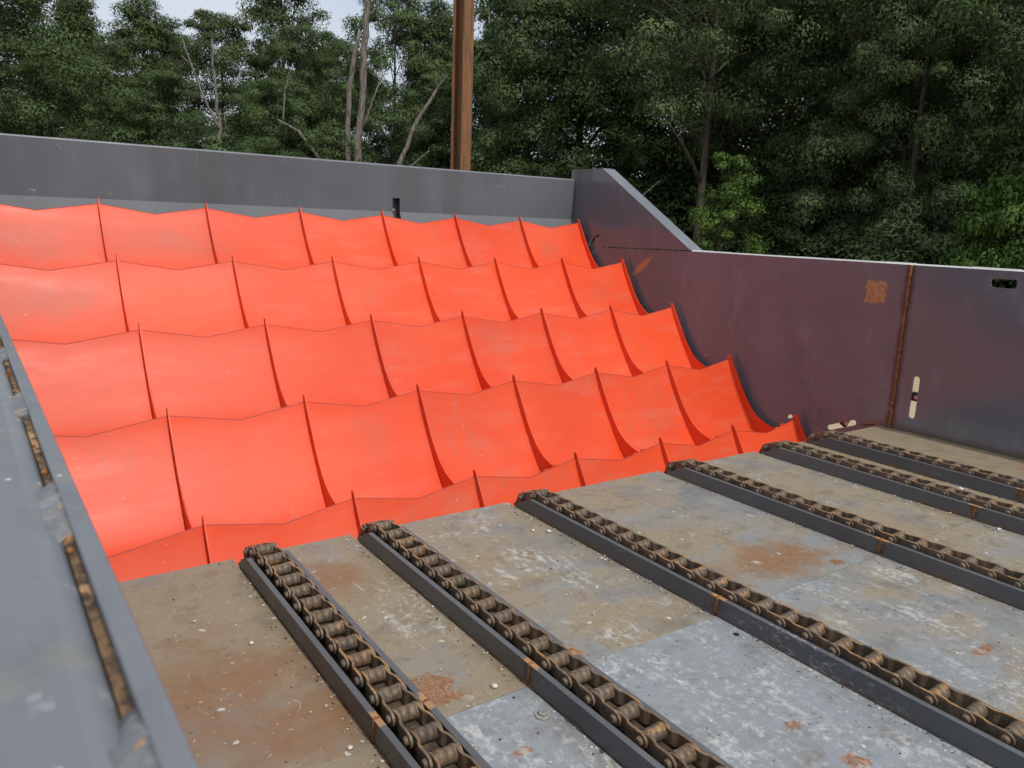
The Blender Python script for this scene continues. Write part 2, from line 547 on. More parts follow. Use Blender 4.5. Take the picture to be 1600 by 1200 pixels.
def deck_mat(name, seed, tan=0.5, white=0.3, blue=0.5, rust=(), scuffs=(), dirt=()):
    """worn painted steel: blue-grey paint, tan dust film, white abrasion, rust and dirt stains"""
    g = G(name)
    o = (seed * 3.7, seed * 1.9, 0)
    n_big = g.noise(0.85, 2, 0.6, off=o)
    n_mid = g.noise(3.5, 4, 0.68, off=o)
    n_fin = g.noise(22, 4, 0.75, off=o)
    n_str = g.noise(9, 4, 0.72, stretch=(1.0, 0.20, 1.0), off=o, dist=0.5)
    grey = g.mix(g.step(n_mid, 0.3, 0.7), (0.19, 0.195, 0.195), (0.29, 0.295, 0.29))
    bl = g.mix(n_fin, (0.19, 0.212, 0.232), (0.31, 0.335, 0.352))
    c = g.mix(g.step(g.add(n_big, blue - 0.5), 0.4, 0.62), grey, bl)
    tn = g.mix(n_fin, (0.205, 0.155, 0.085), (0.335, 0.27, 0.175))
    tm = g.step(g.add(g.add(g.math('MULTIPLY', n_mid, 0.45), g.math('MULTIPLY', g.noise(1.1, 3, 0.5, off=(seed + 7.1, 2.2, 0)), 0.55)), tan - 0.5), 0.46, 0.66)
    c = g.mix(g.mul(tm, 0.85), c, tn)
    c = g.mix(g.mul(g.step(g.noise(5.5, 4, 0.7, off=(seed, 3.3, 0)), 0.5, 0.68), 0.42), c, (0.135, 0.095, 0.058))
    # brown dirt
    if dirt:
        dm = None
        for (x, y, rx, ry) in dirt:
            b = g.blob((x, y, 0), (rx, ry, 9), 0.8, 2.6, 0.8)
            dm = b if dm is None else g.mx(dm, b)
        dm = g.mul(dm, g.step(g.add(n_mid, g.math('MULTIPLY', n_fin, 0.4)), 0.38, 0.78, 0.35, 1.0))
        c = g.mix(g.mul(dm, 0.85), c, g.mix(n_fin, (0.17, 0.082, 0.036), (0.30, 0.16, 0.075)))
    # orange rust
    rm = g.mul(g.step(n_mid, 0.66, 0.74), 0.5)
    for (x, y, rx, ry) in rust:
        rm = g.mx(rm, g.mul(g.blob((x, y, 0), (rx, ry, 9), 1.1, 14, 0.5), g.step(n_fin, 0.3, 0.5, 0.45, 1.0)))
    rc = g.mix(g.step(g.noise(40, 5, 0.75), 0.35, 0.65), (0.17, 0.07, 0.026), (0.36, 0.165, 0.062))
    c = g.mix(g.mul(rm, 0.9), c, rc)
    # white abrasion in patches
    wm = g.step(g.add(g.noise(2.6, 3, 0.65, off=(seed * 5.3, 4.0, 0)), white - 0.5), 0.42, 0.62)
    for (x, y, rx, ry) in scuffs:
        wm = g.mx(wm, g.blob((x, y, 0), (rx, ry, 9), 0.8, 4, 0.7))
    fl = g.step(g.add(g.math('MULTIPLY', n_str, 0.5), g.math('MULTIPLY', n_fin, 0.5)), 0.49, 0.60)
    wm = g.mul(wm, fl)
    c = g.mix(g.mul(wm, 0.68), c, g.mix(n_fin, (0.34, 0.35, 0.345), (0.64, 0.64, 0.61)))
    # thin curved scratches
    for k, (s, lo, hi) in enumerate([(3.4, 0.57, 0.64), (6.1, 0.57, 0.63)]):
        a = g.math('ABSOLUTE', g.math('SUBTRACT', g.noise(s, 1.5, 0.4, off=(seed * 2 + k * 9, 1, 0), stretch=(1, 0.16 + 0.3 * k, 1)), 0.5))
        a = g.mul(g.step(a, 0.0028, 0.0008), g.step(g.noise(4.4, 3, 0.5, off=(seed + k * 4, 9, 0)), lo, hi))
        c = g.mix(g.mul(a, 0.75), c, (0.5, 0.5, 0.48))
    # dark grime and white paint specks
    c = g.mix(g.mul(g.step(g.noise(11, 3, 0.75, off=(2, seed, 0)), 0.6, 0.72), 0.5), c, (0.085, 0.075, 0.062))
    wco = g.vm('ADD', g.co, g.vm('MULTIPLY', g.vm('SUBTRACT', g.noisec(30), (0.5, 0.5, 0.5)), (0.05, 0.05, 0)))
    for s, th, colr in [(17, 0.95, (0.6, 0.58, 0.53)), (60, 0.88, (0.55, 0.52, 0.46)), (38, 0.92, (0.06, 0.045, 0.035))]:
        v, vc = g.voro(s, wco)
        sep = g.t.nodes.new("ShaderNodeSeparateColor")
        g.t.links.new(vc, sep.inputs[0])
        m = g.mul(g.step(v, 0.24, 0.16), g.step(sep.outputs[1], th, th + 0.01))
        c = g.mix(g.mul(m, 0.8), c, colr)
    r = g.step(g.add(g.math('MULTIPLY', n_mid, 0.5), g.math('MULTIPLY', tm, 0.4)), 0.25, 0.7, 0.28, 0.52)
    h = g.add(g.math('MULTIPLY', n_big, 1.5), g.math('MULTIPLY', n_fin, 0.06))
    return g.done(c, r, g.bump(h, 0.3, 0.02), spec=0.45)

def mat_leaf(name, a, b, trans=0.32):
    g = G(name)
    geo = g.t.nodes.new("ShaderNodeNewGeometry")
    oi = g.t.nodes.new("ShaderNodeObjectInfo")
    big = g.noise(0.9, 2, 0.6)
    f = g.math('ADD', g.math('MULTIPLY', geo.outputs["Random Per Island"], 0.4), g.math('MULTIPLY', g.step(big, 0.36, 0.64), 0.6))
    c = g.mix(f, a, b)
    hv = g.t.nodes.new("ShaderNodeHueSaturation")
    g.put(hv.inputs["Value"], g.step(oi.outputs["Random"], 0, 1, 0.85, 1.18))
    g.put(hv.inputs["Hue"], g.step(oi.outputs["Random"], 0, 1, 0.49, 0.512))
    g.put(hv.inputs["Color"], c)
    c = hv.outputs[0]
    p = g.t.nodes.new("ShaderNodeBsdfPrincipled")
    g.put(p.inputs["Base Color"], c)
    p.inputs["Roughness"].default_value = 0.6
    p.inputs["Specular IOR Level"].default_value = 0.2
    tr = g.t.nodes.new("ShaderNodeBsdfTranslucent")
    g.put(tr.inputs["Color"], c)
    mx = g.t.nodes.new("ShaderNodeMixShader")
    mx.inputs[0].default_value = trans
    g.t.links.new(p.outputs[0], mx.inputs[1])
    g.t.links.new(tr.outputs[0], mx.inputs[2])
    g.t.links.new(mx.outputs[0], g.out.inputs[0])
    return g.m
M['leaf_dark'] = mat_leaf("dark_green_leaves", (0.042, 0.068, 0.028), (0.130, 0.182, 0.068))
M['leaf_blue'] = mat_leaf("blue_green_leaves", (0.046, 0.076, 0.034), (0.158, 0.216, 0.092))
M['leaf_mid'] = mat_leaf("mid_green_leaves", (0.062, 0.100, 0.038), (0.125, 0.180, 0.07))
M['leaf_vine'] = mat_leaf("bright_green_vine_leaves", (0.045, 0.088, 0.02), (0.11, 0.18, 0.04))
M['bark'] = mat_simple("grey_brown_bark", (0.035, 0.027, 0.02), (0.10, 0.082, 0.066), 7, 0.9, 0.8, stretch=(3, 3, 0.6), dist=0.03)
M['deadwood'] = mat_simple("bleached_dead_wood", (0.08, 0.07, 0.062), (0.24, 0.215, 0.19), 6, 0.9, 0.8, stretch=(3, 3, 0.5), dist=0.03)

def mat_ground():
    g = G("sandy_yard_and_grass")
    sx = g.t.nodes.new("ShaderNodeSeparateXYZ")
    g.t.links.new(g.co, sx.inputs[0])
    n = g.noise(0.35, 6, 0.65)
    n2 = g.noise(4, 6, 0.7)
    sand = g.mix(n2, (0.36, 0.285, 0.185), (0.50, 0.415, 0.29))
    sand = g.mix(g.mul(g.step(n2, 0.6, 0.7), 0.4), sand, (0.2, 0.16, 0.09))
    grass = g.mix(n2, (0.035, 0.05, 0.02), (0.08, 0.10, 0.04))
    d = g.vm('LENGTH', g.vm('MULTIPLY', g.co, (1, 1, 0)))
    f = g.step(g.add(d, g.math('MULTIPLY', n, 5)), 25, 28)
    return g.done(g.mix(f, sand, grass), 0.95, g.bump(n2, 0.5, 0.05), spec=0.2)
M['ground'] = mat_ground()

# ------------------------------------------------------------------ ground
def build_ground():
    n = 40
    vs, fs = [], []
    rng = random.Random(4)
    radii = [0, 4, 8, 12, 16, 20, 25, 30, 40, 60, 90, 150, 300, 600]
    for r in radii:
        for k in range(n):
            a = 2 * math.pi * k / n
            z = GROUND_Z + (rng.uniform(-0.06, 0.08) if r > 14 else 0)
            vs.append((4 + r * math.cos(a), r * math.sin(a), z))
    for i in range(len(radii) - 1):
        for k in range(n):
            j = (k + 1) % n
            a, b = i * n, (i + 1) * n
            if i == 0:
                fs.append((a, b + k, b + j))
            else:
                fs.append((a + k, b + k, b + j, a + j))
    o = link("ground", mesh("ground", vs, fs), M['ground'])
    tag(o, kind="structure")
build_ground()

# ------------------------------------------------------------------ side walls and back wall
def rusty_bead(name, p0, p1, r, parent, mat, seed, n=60, flat=(1, 1, 1)):
    rng = random.Random(seed)
    p0, p1 = Vector(p0), Vector(p1)
    bm = bmesh.new()
    path, rad = [], []
    for i in range(n + 1):
        t = i / n
        p = p0.lerp(p1, t)
        path.append(p + Vector((0, rng.uniform(-1, 1) * r * 0.3, 0)))
        rad.append(r * rng.uniform(0.75, 1.2))
    tube(bm, path, rad, 8)
    return link(name, bm_mesh(name, bm, True), mat, parent)

def build_right_wall():
    W = tag(empty("steel_wall", (XRW, 0, GROUND_Z)), "dark grey steel side wall right of the orange steps, with slots and a rusty weld", "steel wall", kind="thing")
    off = Matrix.Translation((-XRW, 0, -GROUND_Z))
    def put(name, me, mat):
        me.transform(off)
        # keep the material's world layout: the mesh coordinates are local, so shift the texture by parenting inverse
        o = link(name, me, mat, W)
        return o
    TOP = 1.763
    x0, x1 = XRW, XRW + 0.022
    slot2 = stadium((0.305, -0.04), (0.60, -0.168), 0.030)
    slot3 = roundrect(0, 0.28, 0, 0.06, 0.005, 1)
    a = math.atan2(-0.16, 0.24)
    slot3 = [(4.885 + y * math.cos(a) - z * math.sin(a), 1.905 + y * math.sin(a) + z * math.cos(a)) for y, z in slot3]
    slot1 = stadium((-0.333, 0.187), (-0.333, 0.575), 0.036)
    hole4 = stadium((1.125, -0.15), (1.16, -0.166), 0.022)
    handh = roundrect(-1.146, -0.912, 1.600, 1.684, 0.02)
    far = [(-0.112, GROUND_Z), (YB + 0.1, GROUND_Z), (YB + 0.1, 1.30), (5.02, 1.640), (4.86, 1.738), (2.96, TOP), (-0.112, TOP)]
    put("wall_plate", plate_yz("far_wall_plate", far, [slot2, hole4], x0, x1), M['wall'])
    near = [(-9.0, GROUND_Z), (-0.120, GROUND_Z), (-0.120, TOP), (-9.0, TOP)]
    put("wall_plate", plate_yz("near_wall_plate", near, [slot1, handh], x0 + 0.002, x1 + 0.002), M['wall'])
    gus = [(2.985, 1.776), (4.855, 1.752), (5.03, 1.652), (YB + 0.1, 1.315), (YB + 0.1, 2.925), (4.90, 2.925)]
    put("gusset_plate", plate_yz("gusset_plate", gus, [slot3], x0, x1), M['wall'])
    # bright sloping flange along the gusset
    bm = bmesh.new()
    d = Vector((0, 2.98 - 4.905, 1.770 - 2.928))
    n = Vector((0, -d.z, d.y)).normalized()
    if n.z < 0: n = -n
    A, B = Vector((0, 4.905, 2.928)), Vector((0, 2.985, 1.772))
    vs = []
    for p in (A, B):
        for x in (XRW - 0.004, XRW + 0.235):
            for h in (0.0, 0.012):
                q = p + n * h
                vs.append(bm.verts.new((x, q.y, q.z)))
    for f in [(0, 1, 3, 2), (4, 6, 7, 5), (0, 4, 5, 1), (2, 3, 7, 6), (1, 5, 7, 3), (0, 2, 6, 4)]:
        bm.faces.new([vs[i] for i in f])
    put("sloping_flange", bm_mesh("sloping_flange", bm), M['grey'])
    put("top_flange", box_mesh("gusset_top", XRW + 0.002, XRW + 0.235, 4.908, YB + 0.1, 2.926, 2.938), M['grey'])
    # top lips: broken pale strip along the top edge
    rng = random.Random(8)
    y = 2.955
    while y > -9:
        L = rng.uniform(0.25, 0.75)
        bm = bmesh.new()
        e0, e1, hh = max(y - L, -9) + 0.002, y, rng.uniform(0.014, 0.022)
        A = [bm.verts.new(p) for p in ((XRW - 0.001, e0, TOP + 0.001), (XRW + 0.023, e0, TOP + 0.001), (XRW + 0.023, e0, TOP + hh), (XRW + 0.018, e0, TOP + hh))]
        B = [bm.verts.new(p) for p in ((XRW - 0.001, e1, TOP + 0.001), (XRW + 0.023, e1, TOP + 0.001), (XRW + 0.023, e1, TOP + hh), (XRW + 0.018, e1, TOP + hh))]
        bm.faces.new(A); bm.faces.new(B[::-1])
        for k in range(4): bm.faces.new((A[k], B[k], B[(k + 1) % 4], A[(k + 1) % 4]))
        put("top_edge", bm_mesh("top_edge", bm), M['light_edge'])
        y -= L
    # vertical weld
    w = rusty_bead("weld_bead", (XRW - 0.004 - XRW, -0.116, -0.4 - GROUND_Z), (XRW - 0.004 - XRW, -0.116, TOP - GROUND_Z), 0.016, W, M['rust_weld'], 3, 130)
    tag(w, "rusty brown vertical weld bead joining the wall plates")
    # hardware seen through the slots
    for (y, z, ang) in [(-0.318, 0.385, 0), (0.445, -0.075, 24), (5.02, 1.87, 32)]:
        bm = bmesh.new()
        box(bm, -0.022, 0.022, -0.037, 0.037, -0.047, 0.047, 0.004)
        me = bm_mesh("slot_block", bm)
        me.transform(Matrix.Translation((XRW + 0.052, y, z)) @ Matrix.Rotation(R_(ang), 4, 'X'))
        b = put("slot_block", me, M['black'])
        bm = bmesh.new()
        cyl(bm, (XRW + 0.030, y - 0.026, z - 0.003), (XRW + 0.022, y - 0.026, z - 0.003), 0.021, 16)
        m2 = bm_mesh("bolt_end", bm)
        m2.transform(off)
        link("bolt_end", m2, M['zinc'], b)
    # stray weld curl at the foot of the plate
    w2 = rusty_bead("weld_curl", (-0.006, 0.20, -0.03 - GROUND_Z), (-0.006, 0.06, 0.005 - GROUND_Z), 0.012, W, M['rust_weld'], 6, 14)
    return W

WALL_R = build_right_wall()
# the wall's stains are laid out in world metres, so give its material the root's offset
def world_offset(mat, off):
    t = mat.node_tree
    tc = [n for n in t.nodes if n.type == 'TEX_COORD'][0]
    va = t.nodes.new("ShaderNodeVectorMath")
    va.operation = 'ADD'
    va.inputs[1].default_value = off
    for l in list(t.links):
        if l.from_node == tc and l.from_socket.name == "Object":
            to = l.to_socket
            t.links.remove(l)
            t.links.new(va.outputs[0], to)
    t.links.new(tc.outputs["Object"], va.inputs[0])
world_offset(M['wall'], (XRW, 0, GROUND_Z))

# chalk writing on the wall: single-stroke letters
STROKES = {
    '5': [[(.8, 1), (.2, 1), (.15, .55), (.6, .6), (.75, .3), (.5, 0), (.1, .1)]],
    "'": [[(.4, 1), (.35, .75)]],
    '1': [[(.3, .8), (.5, 1), (.45, 0)]],
    '2': [[(.1, .8), (.4, 1), (.7, .75), (.1, 0), (.8, .05)]],
    '/': [[(.1, 0), (.8, 1)]],
    'f': [[(.8, .95), (.5, 1), (.4, .7), (.4, 0)], [(.15, .55), (.7, .58)]],
    'r': [[(.2, .6), (.22, 0)], [(.22, .4), (.5, .6), (.75, .55)]],
    'o': [[(.5, .6), (.15, .4), (.2, .05), (.6, 0), (.8, .35), (.5, .6)]],
    'm': [[(.05, .6), (.08, 0)], [(.08, .4), (.35, .6), (.45, 0)], [(.45, .4), (.75, .6), (.9, 0)]],
    'e': [[(.15, .3), (.8, .35), (.5, .6), (.15, .35), (.3, 0), (.8, .1)]],
    'n': [[(.15, .6), (.18, 0)], [(.18, .4), (.55, .6), (.8, 0)]],
    'd': [[(.7, 1), (.72, 0)], [(.7, .5), (.3, .55), (.15, .2), (.5, 0), (.72, .2)]],
    'h': [[(.2, 1), (.2, 0)], [(.2, .4), (.55, .6), (.75, 0)]],
    'l': [[(.4, 1), (.42, 0)]],
    't': [[(.45, .95), (.45, .05), (.7, 0)], [(.15, .65), (.75, .68)]],
    'b': [[(.2, 1), (.2, 0), (.65, .05), (.75, .4), (.25, .5)]],
    'g': [[(.7, .6), (.3, .55), (.2, .2), (.7, .25), (.7, .6), (.65, -.35), (.2, -.25)]],
    'i': [[(.45, .6), (.45, 0)], [(.45, .85), (.46, .9)]],
    's': [[(.75, .55), (.3, .6), (.3, .35), (.7, .25), (.6, 0), (.15, .05)]],
    'c': [[(.75, .55), (.35, .6), (.15, .3), (.4, 0), (.8, .1)]],
    'v': [[(.1, .6), (.4, 0), (.8, .6)]],
    'a': [[(.7, .6), (.3, .6), (.15, .2), (.5, 0), (.7, .5), (.75, 0)]],
    '&': [[(.8, 0), (.2, .8), (.5, 1), (.6, .75), (.1, .25), (.4, 0), (.85, .4)]],
    'w': [[(.05, .6), (.25, 0), (.5, .5), (.7, 0), (.95, .6)]],
}
def chalk_note():
    rng = random.Random(2)
    bm = bmesh.new()
    lines = ["5' 11 1/2 from", "c & end hole", "to brg is  on", "conv of bs e"]
    ang = R_(29)
    ca, sa = math.cos(ang), math.sin(ang)
    for li, txt in enumerate(lines):
        cx, cz = 0.0 + li * 0.025, -li * 0.083
        for ch in txt:
            if ch == ' ':
                cx += 0.017
                continue
            sz = 0.040 * rng.uniform(0.85, 1.15)
            for st in STROKES[ch]:
                if rng.random() < 0.12: continue
                pts = []
                for (a, b) in st:
                    u = cx + a * sz * 0.62 + rng.uniform(-.0015, .0015)
                    v = cz + b * sz + rng.uniform(-.0015, .0015)
                    # text runs towards -Y on this wall
                    U, V = u * ca - v * sa, u * sa + v * ca
                    pts.append(Vector((XRW - 0.0035 - XRW, 0.30 - U, 0.262 + V - GROUND_Z)))
                for p, q in zip(pts, pts[1:]):
                    d = (q - p)
                    if d.length < 1e-5: continue
                    nrm = Vector((0, -d.z, d.y)).normalized() * 0.0017
                    bm.faces.new([bm.verts.new(x) for x in (p - nrm, q - nrm, q + nrm, p + nrm)])
            cx += sz * 0.72
    o = link("chalk_note", bm_mesh("chalk_note", bm), M['chalk'], WALL_R)
    tag(o, "faint handwritten soapstone measurement note beside the rusty weld")
chalk_note()

def build_back_wall():
    W = tag(empty("steel_wall", (4.0, YB, GROUND_Z)), "mid grey steel back wall behind the top row of orange steps", "steel wall", kind="thing")
    off = Matrix.Translation((-4.0, -YB, -GROUND_Z))
    # rolled to a plate in XZ: build in YZ then swap
    sl = roundrect(4.880, 4.992, 2.06, 2.345, 0.004, 1)
    outer = [(-0.2, 2.156), (XRW - 0.004, 2.156), (XRW - 0.004, 2.768), (-0.2, 2.768)]
    notch = [(-0.2, 2.156), (4.880, 2.156), (4.880, 2.342), (4.992, 2.342), (4.992, 2.156), (XRW - 0.004, 2.156), (XRW - 0.004, 2.768), (-0.2, 2.768)]
    me = plate_yz("upper_panel", notch, [], 0, 0.014)
    me.transform(Matrix(((0, 1, 0, 0), (1, 0, 0, YB), (0, 0, 1, 0), (0, 0, 0, 1))))
    me.flip_normals()
    me.transform(off)
    link("upper_panel", me, M['back'], W)
    # rounded top bend and flange turning away
    bm = bmesh.new()
    prof = []
    for k in range(7):
        a = math.pi - (math.pi / 2) * k / 6
        prof.append((YB + 0.022 + 0.022 * math.cos(a), 2.768 + 0.022 * math.sin(a)))
    prof += [(YB + 0.16, 2.790), (YB + 0.16, 2.778), (YB + 0.024, 2.778), (YB + 0.012, 2.768)]
    prism(bm, prof, -0.2, XRW - 0.004)
    me = bm_mesh("top_flange", bm)
    me.transform(off)
    link("top_flange", me, M['grey'], W)
    # lower panel bent towards the steps, split by the slot
    for x0, x1 in ((-0.2, 4.880), (4.992, XRW - 0.004)):
        bm = bmesh.new()
        prism(bm, [(YB, 2.156), (YB + 0.014, 2.156), (YB - 0.146, 1.80), (YB - 0.16, 1.80)], x0, x1)
        me = bm_mesh("bent_skirt", bm)
        me.transform(off)
        link("bent_skirt", me, M['skirt'], W)
    # pocket behind the slot with a bolt
    bm = bmesh.new()
    x0, x1, z0, z1, y1 = 4.878, 4.994, 1.80, 2.344, YB + 0.11
    side = [(YB + 0.015, z1), (y1, z1), (y1, z0), (YB - 0.14, z0), (YB + 0.015, 2.156)]
    for x in (x0, x1):
        bm.faces.new([bm.verts.new((x, y, z)) for y, z in side])
    bm.faces.new([bm.verts.new(p) for p in ((x0, y1, z0), (x1, y1, z0), (x1, y1, z1), (x0, y1, z1))])
    bm.faces.new([bm.verts.new(p) for p in ((x0, YB + 0.015, z1), (x0, y1, z1), (x1, y1, z1), (x1, YB + 0.015, z1))])
    me = bm_mesh("slot_pocket", bm)
    me.transform(off)
    pk = link("slot_pocket", me, M['wall2'], W)
    bm = bmesh.new()
    cyl(bm, (4.935, YB + 0.118, 2.185), (4.935, YB + 0.085, 2.185), 0.02, 6)
    cyl(bm, (4.935, YB + 0.119, 2.185), (4.935, YB + 0.11, 2.185), 0.032, 14)
    me = bm_mesh("slot_bolt", bm)
    me.transform(off)
    link("slot_bolt", me, M['zinc'], pk)
    # outer stiffening frame down to the ground
    me = box_mesh("support_frame", -0.2, XRW - 0.05, YB + 0.165, YB + 0.3, GROUND_Z, 2.75)
    me.transform(off)
    link("support_frame", me, M['back'], W)
M['skirt'] = mat_paint("matt_grey_skirt_paint", (0.135, 0.14, 0.152), (0.6, 0.7), 0.08, spec=0.2)
M['wall2'] = mat_paint("dark_grey_pocket_paint", (0.085, 0.075, 0.08), (0.4, 0.5), 0.1)
build_back_wall()

def near_extra(g, c, r):
    a = g.noise(16, 4, 0.65, stretch=(1, 0.45, 1))
    c = g.mix(g.mul(g.step(a, 0.5, 0.66), 0.5), c, (0.125, 0.138, 0.140))
    c = g.mix(g.mul(g.step(g.noise(34, 3, 0.7, stretch=(1, 0.6, 1)), 0.62, 0.72), 0.55), c, (0.30, 0.32, 0.33))
    c = g.mix(g.mul(g.step(g.noise(8, 3, 0.6, off=(3, 5, 1)), 0.56, 0.66), 0.45), c, (0.21, 0.205, 0.165))
    v, vc = g.voro(38)
    c = g.mix(g.mul(g.step(v, 0.13, 0.07), g.step(g.noise(11, 2, 0.5, off=(9, 1, 4)), 0.52, 0.56)), c, (0.62, 0.62, 0.60))
    return c, g.step(a, 0.3, 0.7, 0.3, 0.52)
M['near'] = mat_paint("scuffed_blue_grey_paint", (0.155, 0.168, 0.190), (0.35, 0.5), 0.12, spec=0.45, extra=near_extra)
def build_left_wall():
    W = tag(empty("steel_wall", (-0.0115, -3, GROUND_Z)), "blue grey steel side wall close to the camera, seen along its welded top edge", "steel wall", kind="thing")
    W.rotation_euler = (0, 0, R_(0.7))
    off = Matrix.Translation((0, 3, -GROUND_Z))
    TOP = 1.763
    def put(name, me, mat, smooth=False):
        me.transform(off)
        return link(name, me, mat, W)
    put("wall_plate", box_mesh("wall_plate", 0.0505, XL, -9, YB + 0.1, GROUND_Z, TOP, bev=0.0012), M['near'])
    # gusset on the far end, mirrored from the right wall
    put("gusset_plate", plate_yz("gusset_plate", [(2.985, 1.766), (YB + 0.1, 1.766), (YB + 0.1, 2.925), (4.90, 2.925)], [], 0.0505, XL), M['near'])
    # outer angle whose flange lies just below the plate edge, its inner corner rolled
    prof = [(-0.14, TOP - 0.003), (0.024, TOP - 0.003), (0.031, TOP - 0.0042), (0.0385, TOP - 0.0075), (0.0425, TOP - 0.012),
            (0.0435, TOP - 0.030), (0.0435, TOP - 0.08), (-0.14, TOP - 0.08)]
    bm = bmesh.new()
    a = [bm.verts.new((x, -9, z)) for x, z in prof]
    b = [bm.verts.new((x, YB, z)) for x, z in prof]
    bm.faces.new(a); bm.faces.new(b[::-1])
    for i in range(len(prof)):
        j = (i + 1) % len(prof)
        f = bm.faces.new((a[j], a[i], b[i], b[j]))
        f.smooth = 0 < i < 5
    put("angle_flange", bm_mesh("angle_flange", bm), M['near'])
    # rusty backing in the groove
    me = box_mesh("groove_backing", 0.0438, 0.0502, -9, YB, TOP - 0.05, TOP - 0.011)
    put("groove_backing", me, M['groove'])
    # stitch welds: painted-over lumps between plate and angle
    rng = random.Random(12)
    segs = [(-2.30, -2.60), (-2.76, -2.88), (-3.20, -3.345), (-3.655, -3.812), (-4.09, -4.32), (-4.62, -4.8), (-1.6, -1.9), (-0.9, -1.2)]
    for (ya, yb) in segs:
        bm = bmesh.new()
        n = max(10, int(abs(yb - ya) / 0.008))
        vs = []
        cols = [(0.0305, -0.0060), (0.0360, -0.0042), (0.0415, -0.0030), (0.0465, -0.0020), (0.0508, -0.0012), (0.0508, -0.030), (0.0305, -0.030)]
        for i in range(n + 1):
            t = i / n
            e = min(1.0, min(t, 1 - t) * n / 3.0)
            rip = 0.0009 * math.sin(i * 2.1) + rng.uniform(-.0006, .0006)
            vs.append([bm.verts.new((x + rng.uniform(-.0005, .0005), ya + (yb - ya) * t + 0.004 * math.sin(x * 300), TOP + z * (1 if z < -.02 else 1 + 2.2 * (1 - e)) + (rip if z > -.02 else 0))) for x, z in cols])
        for A, B in zip(vs, vs[1:]):
            for k in range(len(cols)):
                m_ = (k + 1) % len(cols)
                f = bm.faces.new((A[k], A[m_], B[m_], B[k]))
                f.smooth = True
        bm.faces.new(vs[0][::-1]); bm.faces.new(vs[-1])
        put("stitch_weld", bm_mesh("stitch_weld", bm), M['painted_weld'])
    # spatter blobs and dross lying in the groove
    for k in range(26):
        y = rng.uniform(-4.1, -2.4)
        bm = bmesh.new()
        bmesh.ops.create_icosphere(bm, subdivisions=1, radius=rng.uniform(0.0018, 0.0042))
        for v in bm.verts: v.co *= rng.uniform(0.75, 1.2)
        me = bm_mesh("weld_spatter", bm, True)
        me.transform(Matrix.Translation((rng.uniform(0.040, 0.048), y, TOP - 0.009)))
        put("weld_spatter", me, M['rust_weld'])
def painted_weld():
    g = G("painted_over_weld")
    n = g.noise(30, 5, 0.65)
    c = g.mix(g.step(n, 0.45, 0.7), (0.12, 0.13, 0.14), (0.24, 0.235, 0.22))
    c = g.mix(g.step(g.noise(45, 3, 0.6, off=(4, 1, 2)), 0.62, 0.68), c, (0.42, 0.2, 0.06))
    return g.done(c, 0.35, g.bump(n, 0.5, 0.003), spec=0.6)
M['painted_weld'] = painted_weld()
def groove_mat():
    g = G("rusty_groove")
    n = g.noise(55, 4, 0.7)
    c = g.mix(g.step(n, 0.4, 0.6), (0.06, 0.042, 0.03), (0.20, 0.12, 0.065))
    c = g.mix(g.mul(g.step(g.noise(9, 3, 0.6, stretch=(1, 1, 1)), 0.5, 0.62), g.step(n, 0.4, 0.55)), c, (0.42, 0.26, 0.13))
    return g.done(c, 0.8, g.bump(n, 0.9, 0.004), spec=0.3)
M['groove'] = groove_mat()
build_left_wall()

# ------------------------------------------------------------------ orange step rows
RIBX = [0.0] + [1.197 + 1.139 * i for i in range(7)]
PROF = [(0.05, 0.012), (0.145, -0.030), (0.3, -0.113), (0.5, -0.238), (0.7, -0.378), (0.85, -0.498), (0.95, -0.605),
        (1.02, -0.73), (1.05, -0.86), (1.06, -1.02)]
def prof_y(d):
    ds = [p[0] for p in PROF]; ys = [p[1] for p in PROF]
    return float(np.interp(d, ds, ys))
ROWS = [
    ("lowest row of orange step plates, half hidden behind the deck edge", 0),
    ("second row of orange step plates up from the deck edge", 1),
    ("middle row of the five rows of orange step plates", 2),
    ("second row of orange step plates down from the grey back wall", 3),
    ("topmost row of orange step plates, against the grey back wall", 4)]

def panel_mesh(width, fold, seed):
    """one curved plate between two ribs: V-notched top edge, slight fold along the middle"""
    rng = random.Random(seed)
    T = [0, .04, .09, .15, .22, .3, .38, .46, .54, .62, .7, .78, .85, .91, .96, 1.0]
    vs, fs, sm = [], [], []
    th = 0.008
    strips_ = []
    for half in (0, 1):
        for side in (0, 1):
            base = len(vs)
            cols = [0, .5, 1.0]
            for c in cols:
                s = (half + c) * 0.5                    # 0..1 across
                vee = 1 - abs(s - 0.5) * 2              # 0 at ribs, 1 in the middle
                dtop = 0.050 + 0.092 * vee
                for t in T:
                    d = dtop + (1.06 - dtop) * t
                    y = prof_y(d)
                    # smooth the polyline a little
                    y = 0.5 * y + 0.25 * (prof_y(max(d - .06, .05)) + prof_y(min(d + .06, 1.06)))
                    y += fold * vee * (1 - t) + (th if side else 0) * 0.85
                    z = -d + ((0.009 if t == 0 else -th * 0.5) if side else 0)
                    vs.append((s * width, y, z))
            n = len(T)
            for ci in range(2):
                for ti in range(n - 1):
                    a = base + ci * n + ti
                    q = (a, a + 1, a + n + 1, a + n)
                    fs.append(q[::-1] if not side else q)
        # top edge strip between front and back
        f0 = len(vs) - 2 * 3 * n
        b0 = len(vs) - 3 * n
        for ci in range(2):
            q = [vs[f0 + ci * n], vs[f0 + (ci + 1) * n], vs[b0 + (ci + 1) * n], vs[b0 + ci * n]]
            strips_.append(q)
    for q in strips_:
        b = len(vs)
        vs += q
        fs.append((b, b + 1, b + 2, b + 3))
    me = mesh("step_panel", vs, fs, True)
    me.materials.append(M['orange'])
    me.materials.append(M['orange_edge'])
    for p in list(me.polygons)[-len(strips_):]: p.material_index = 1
    return me

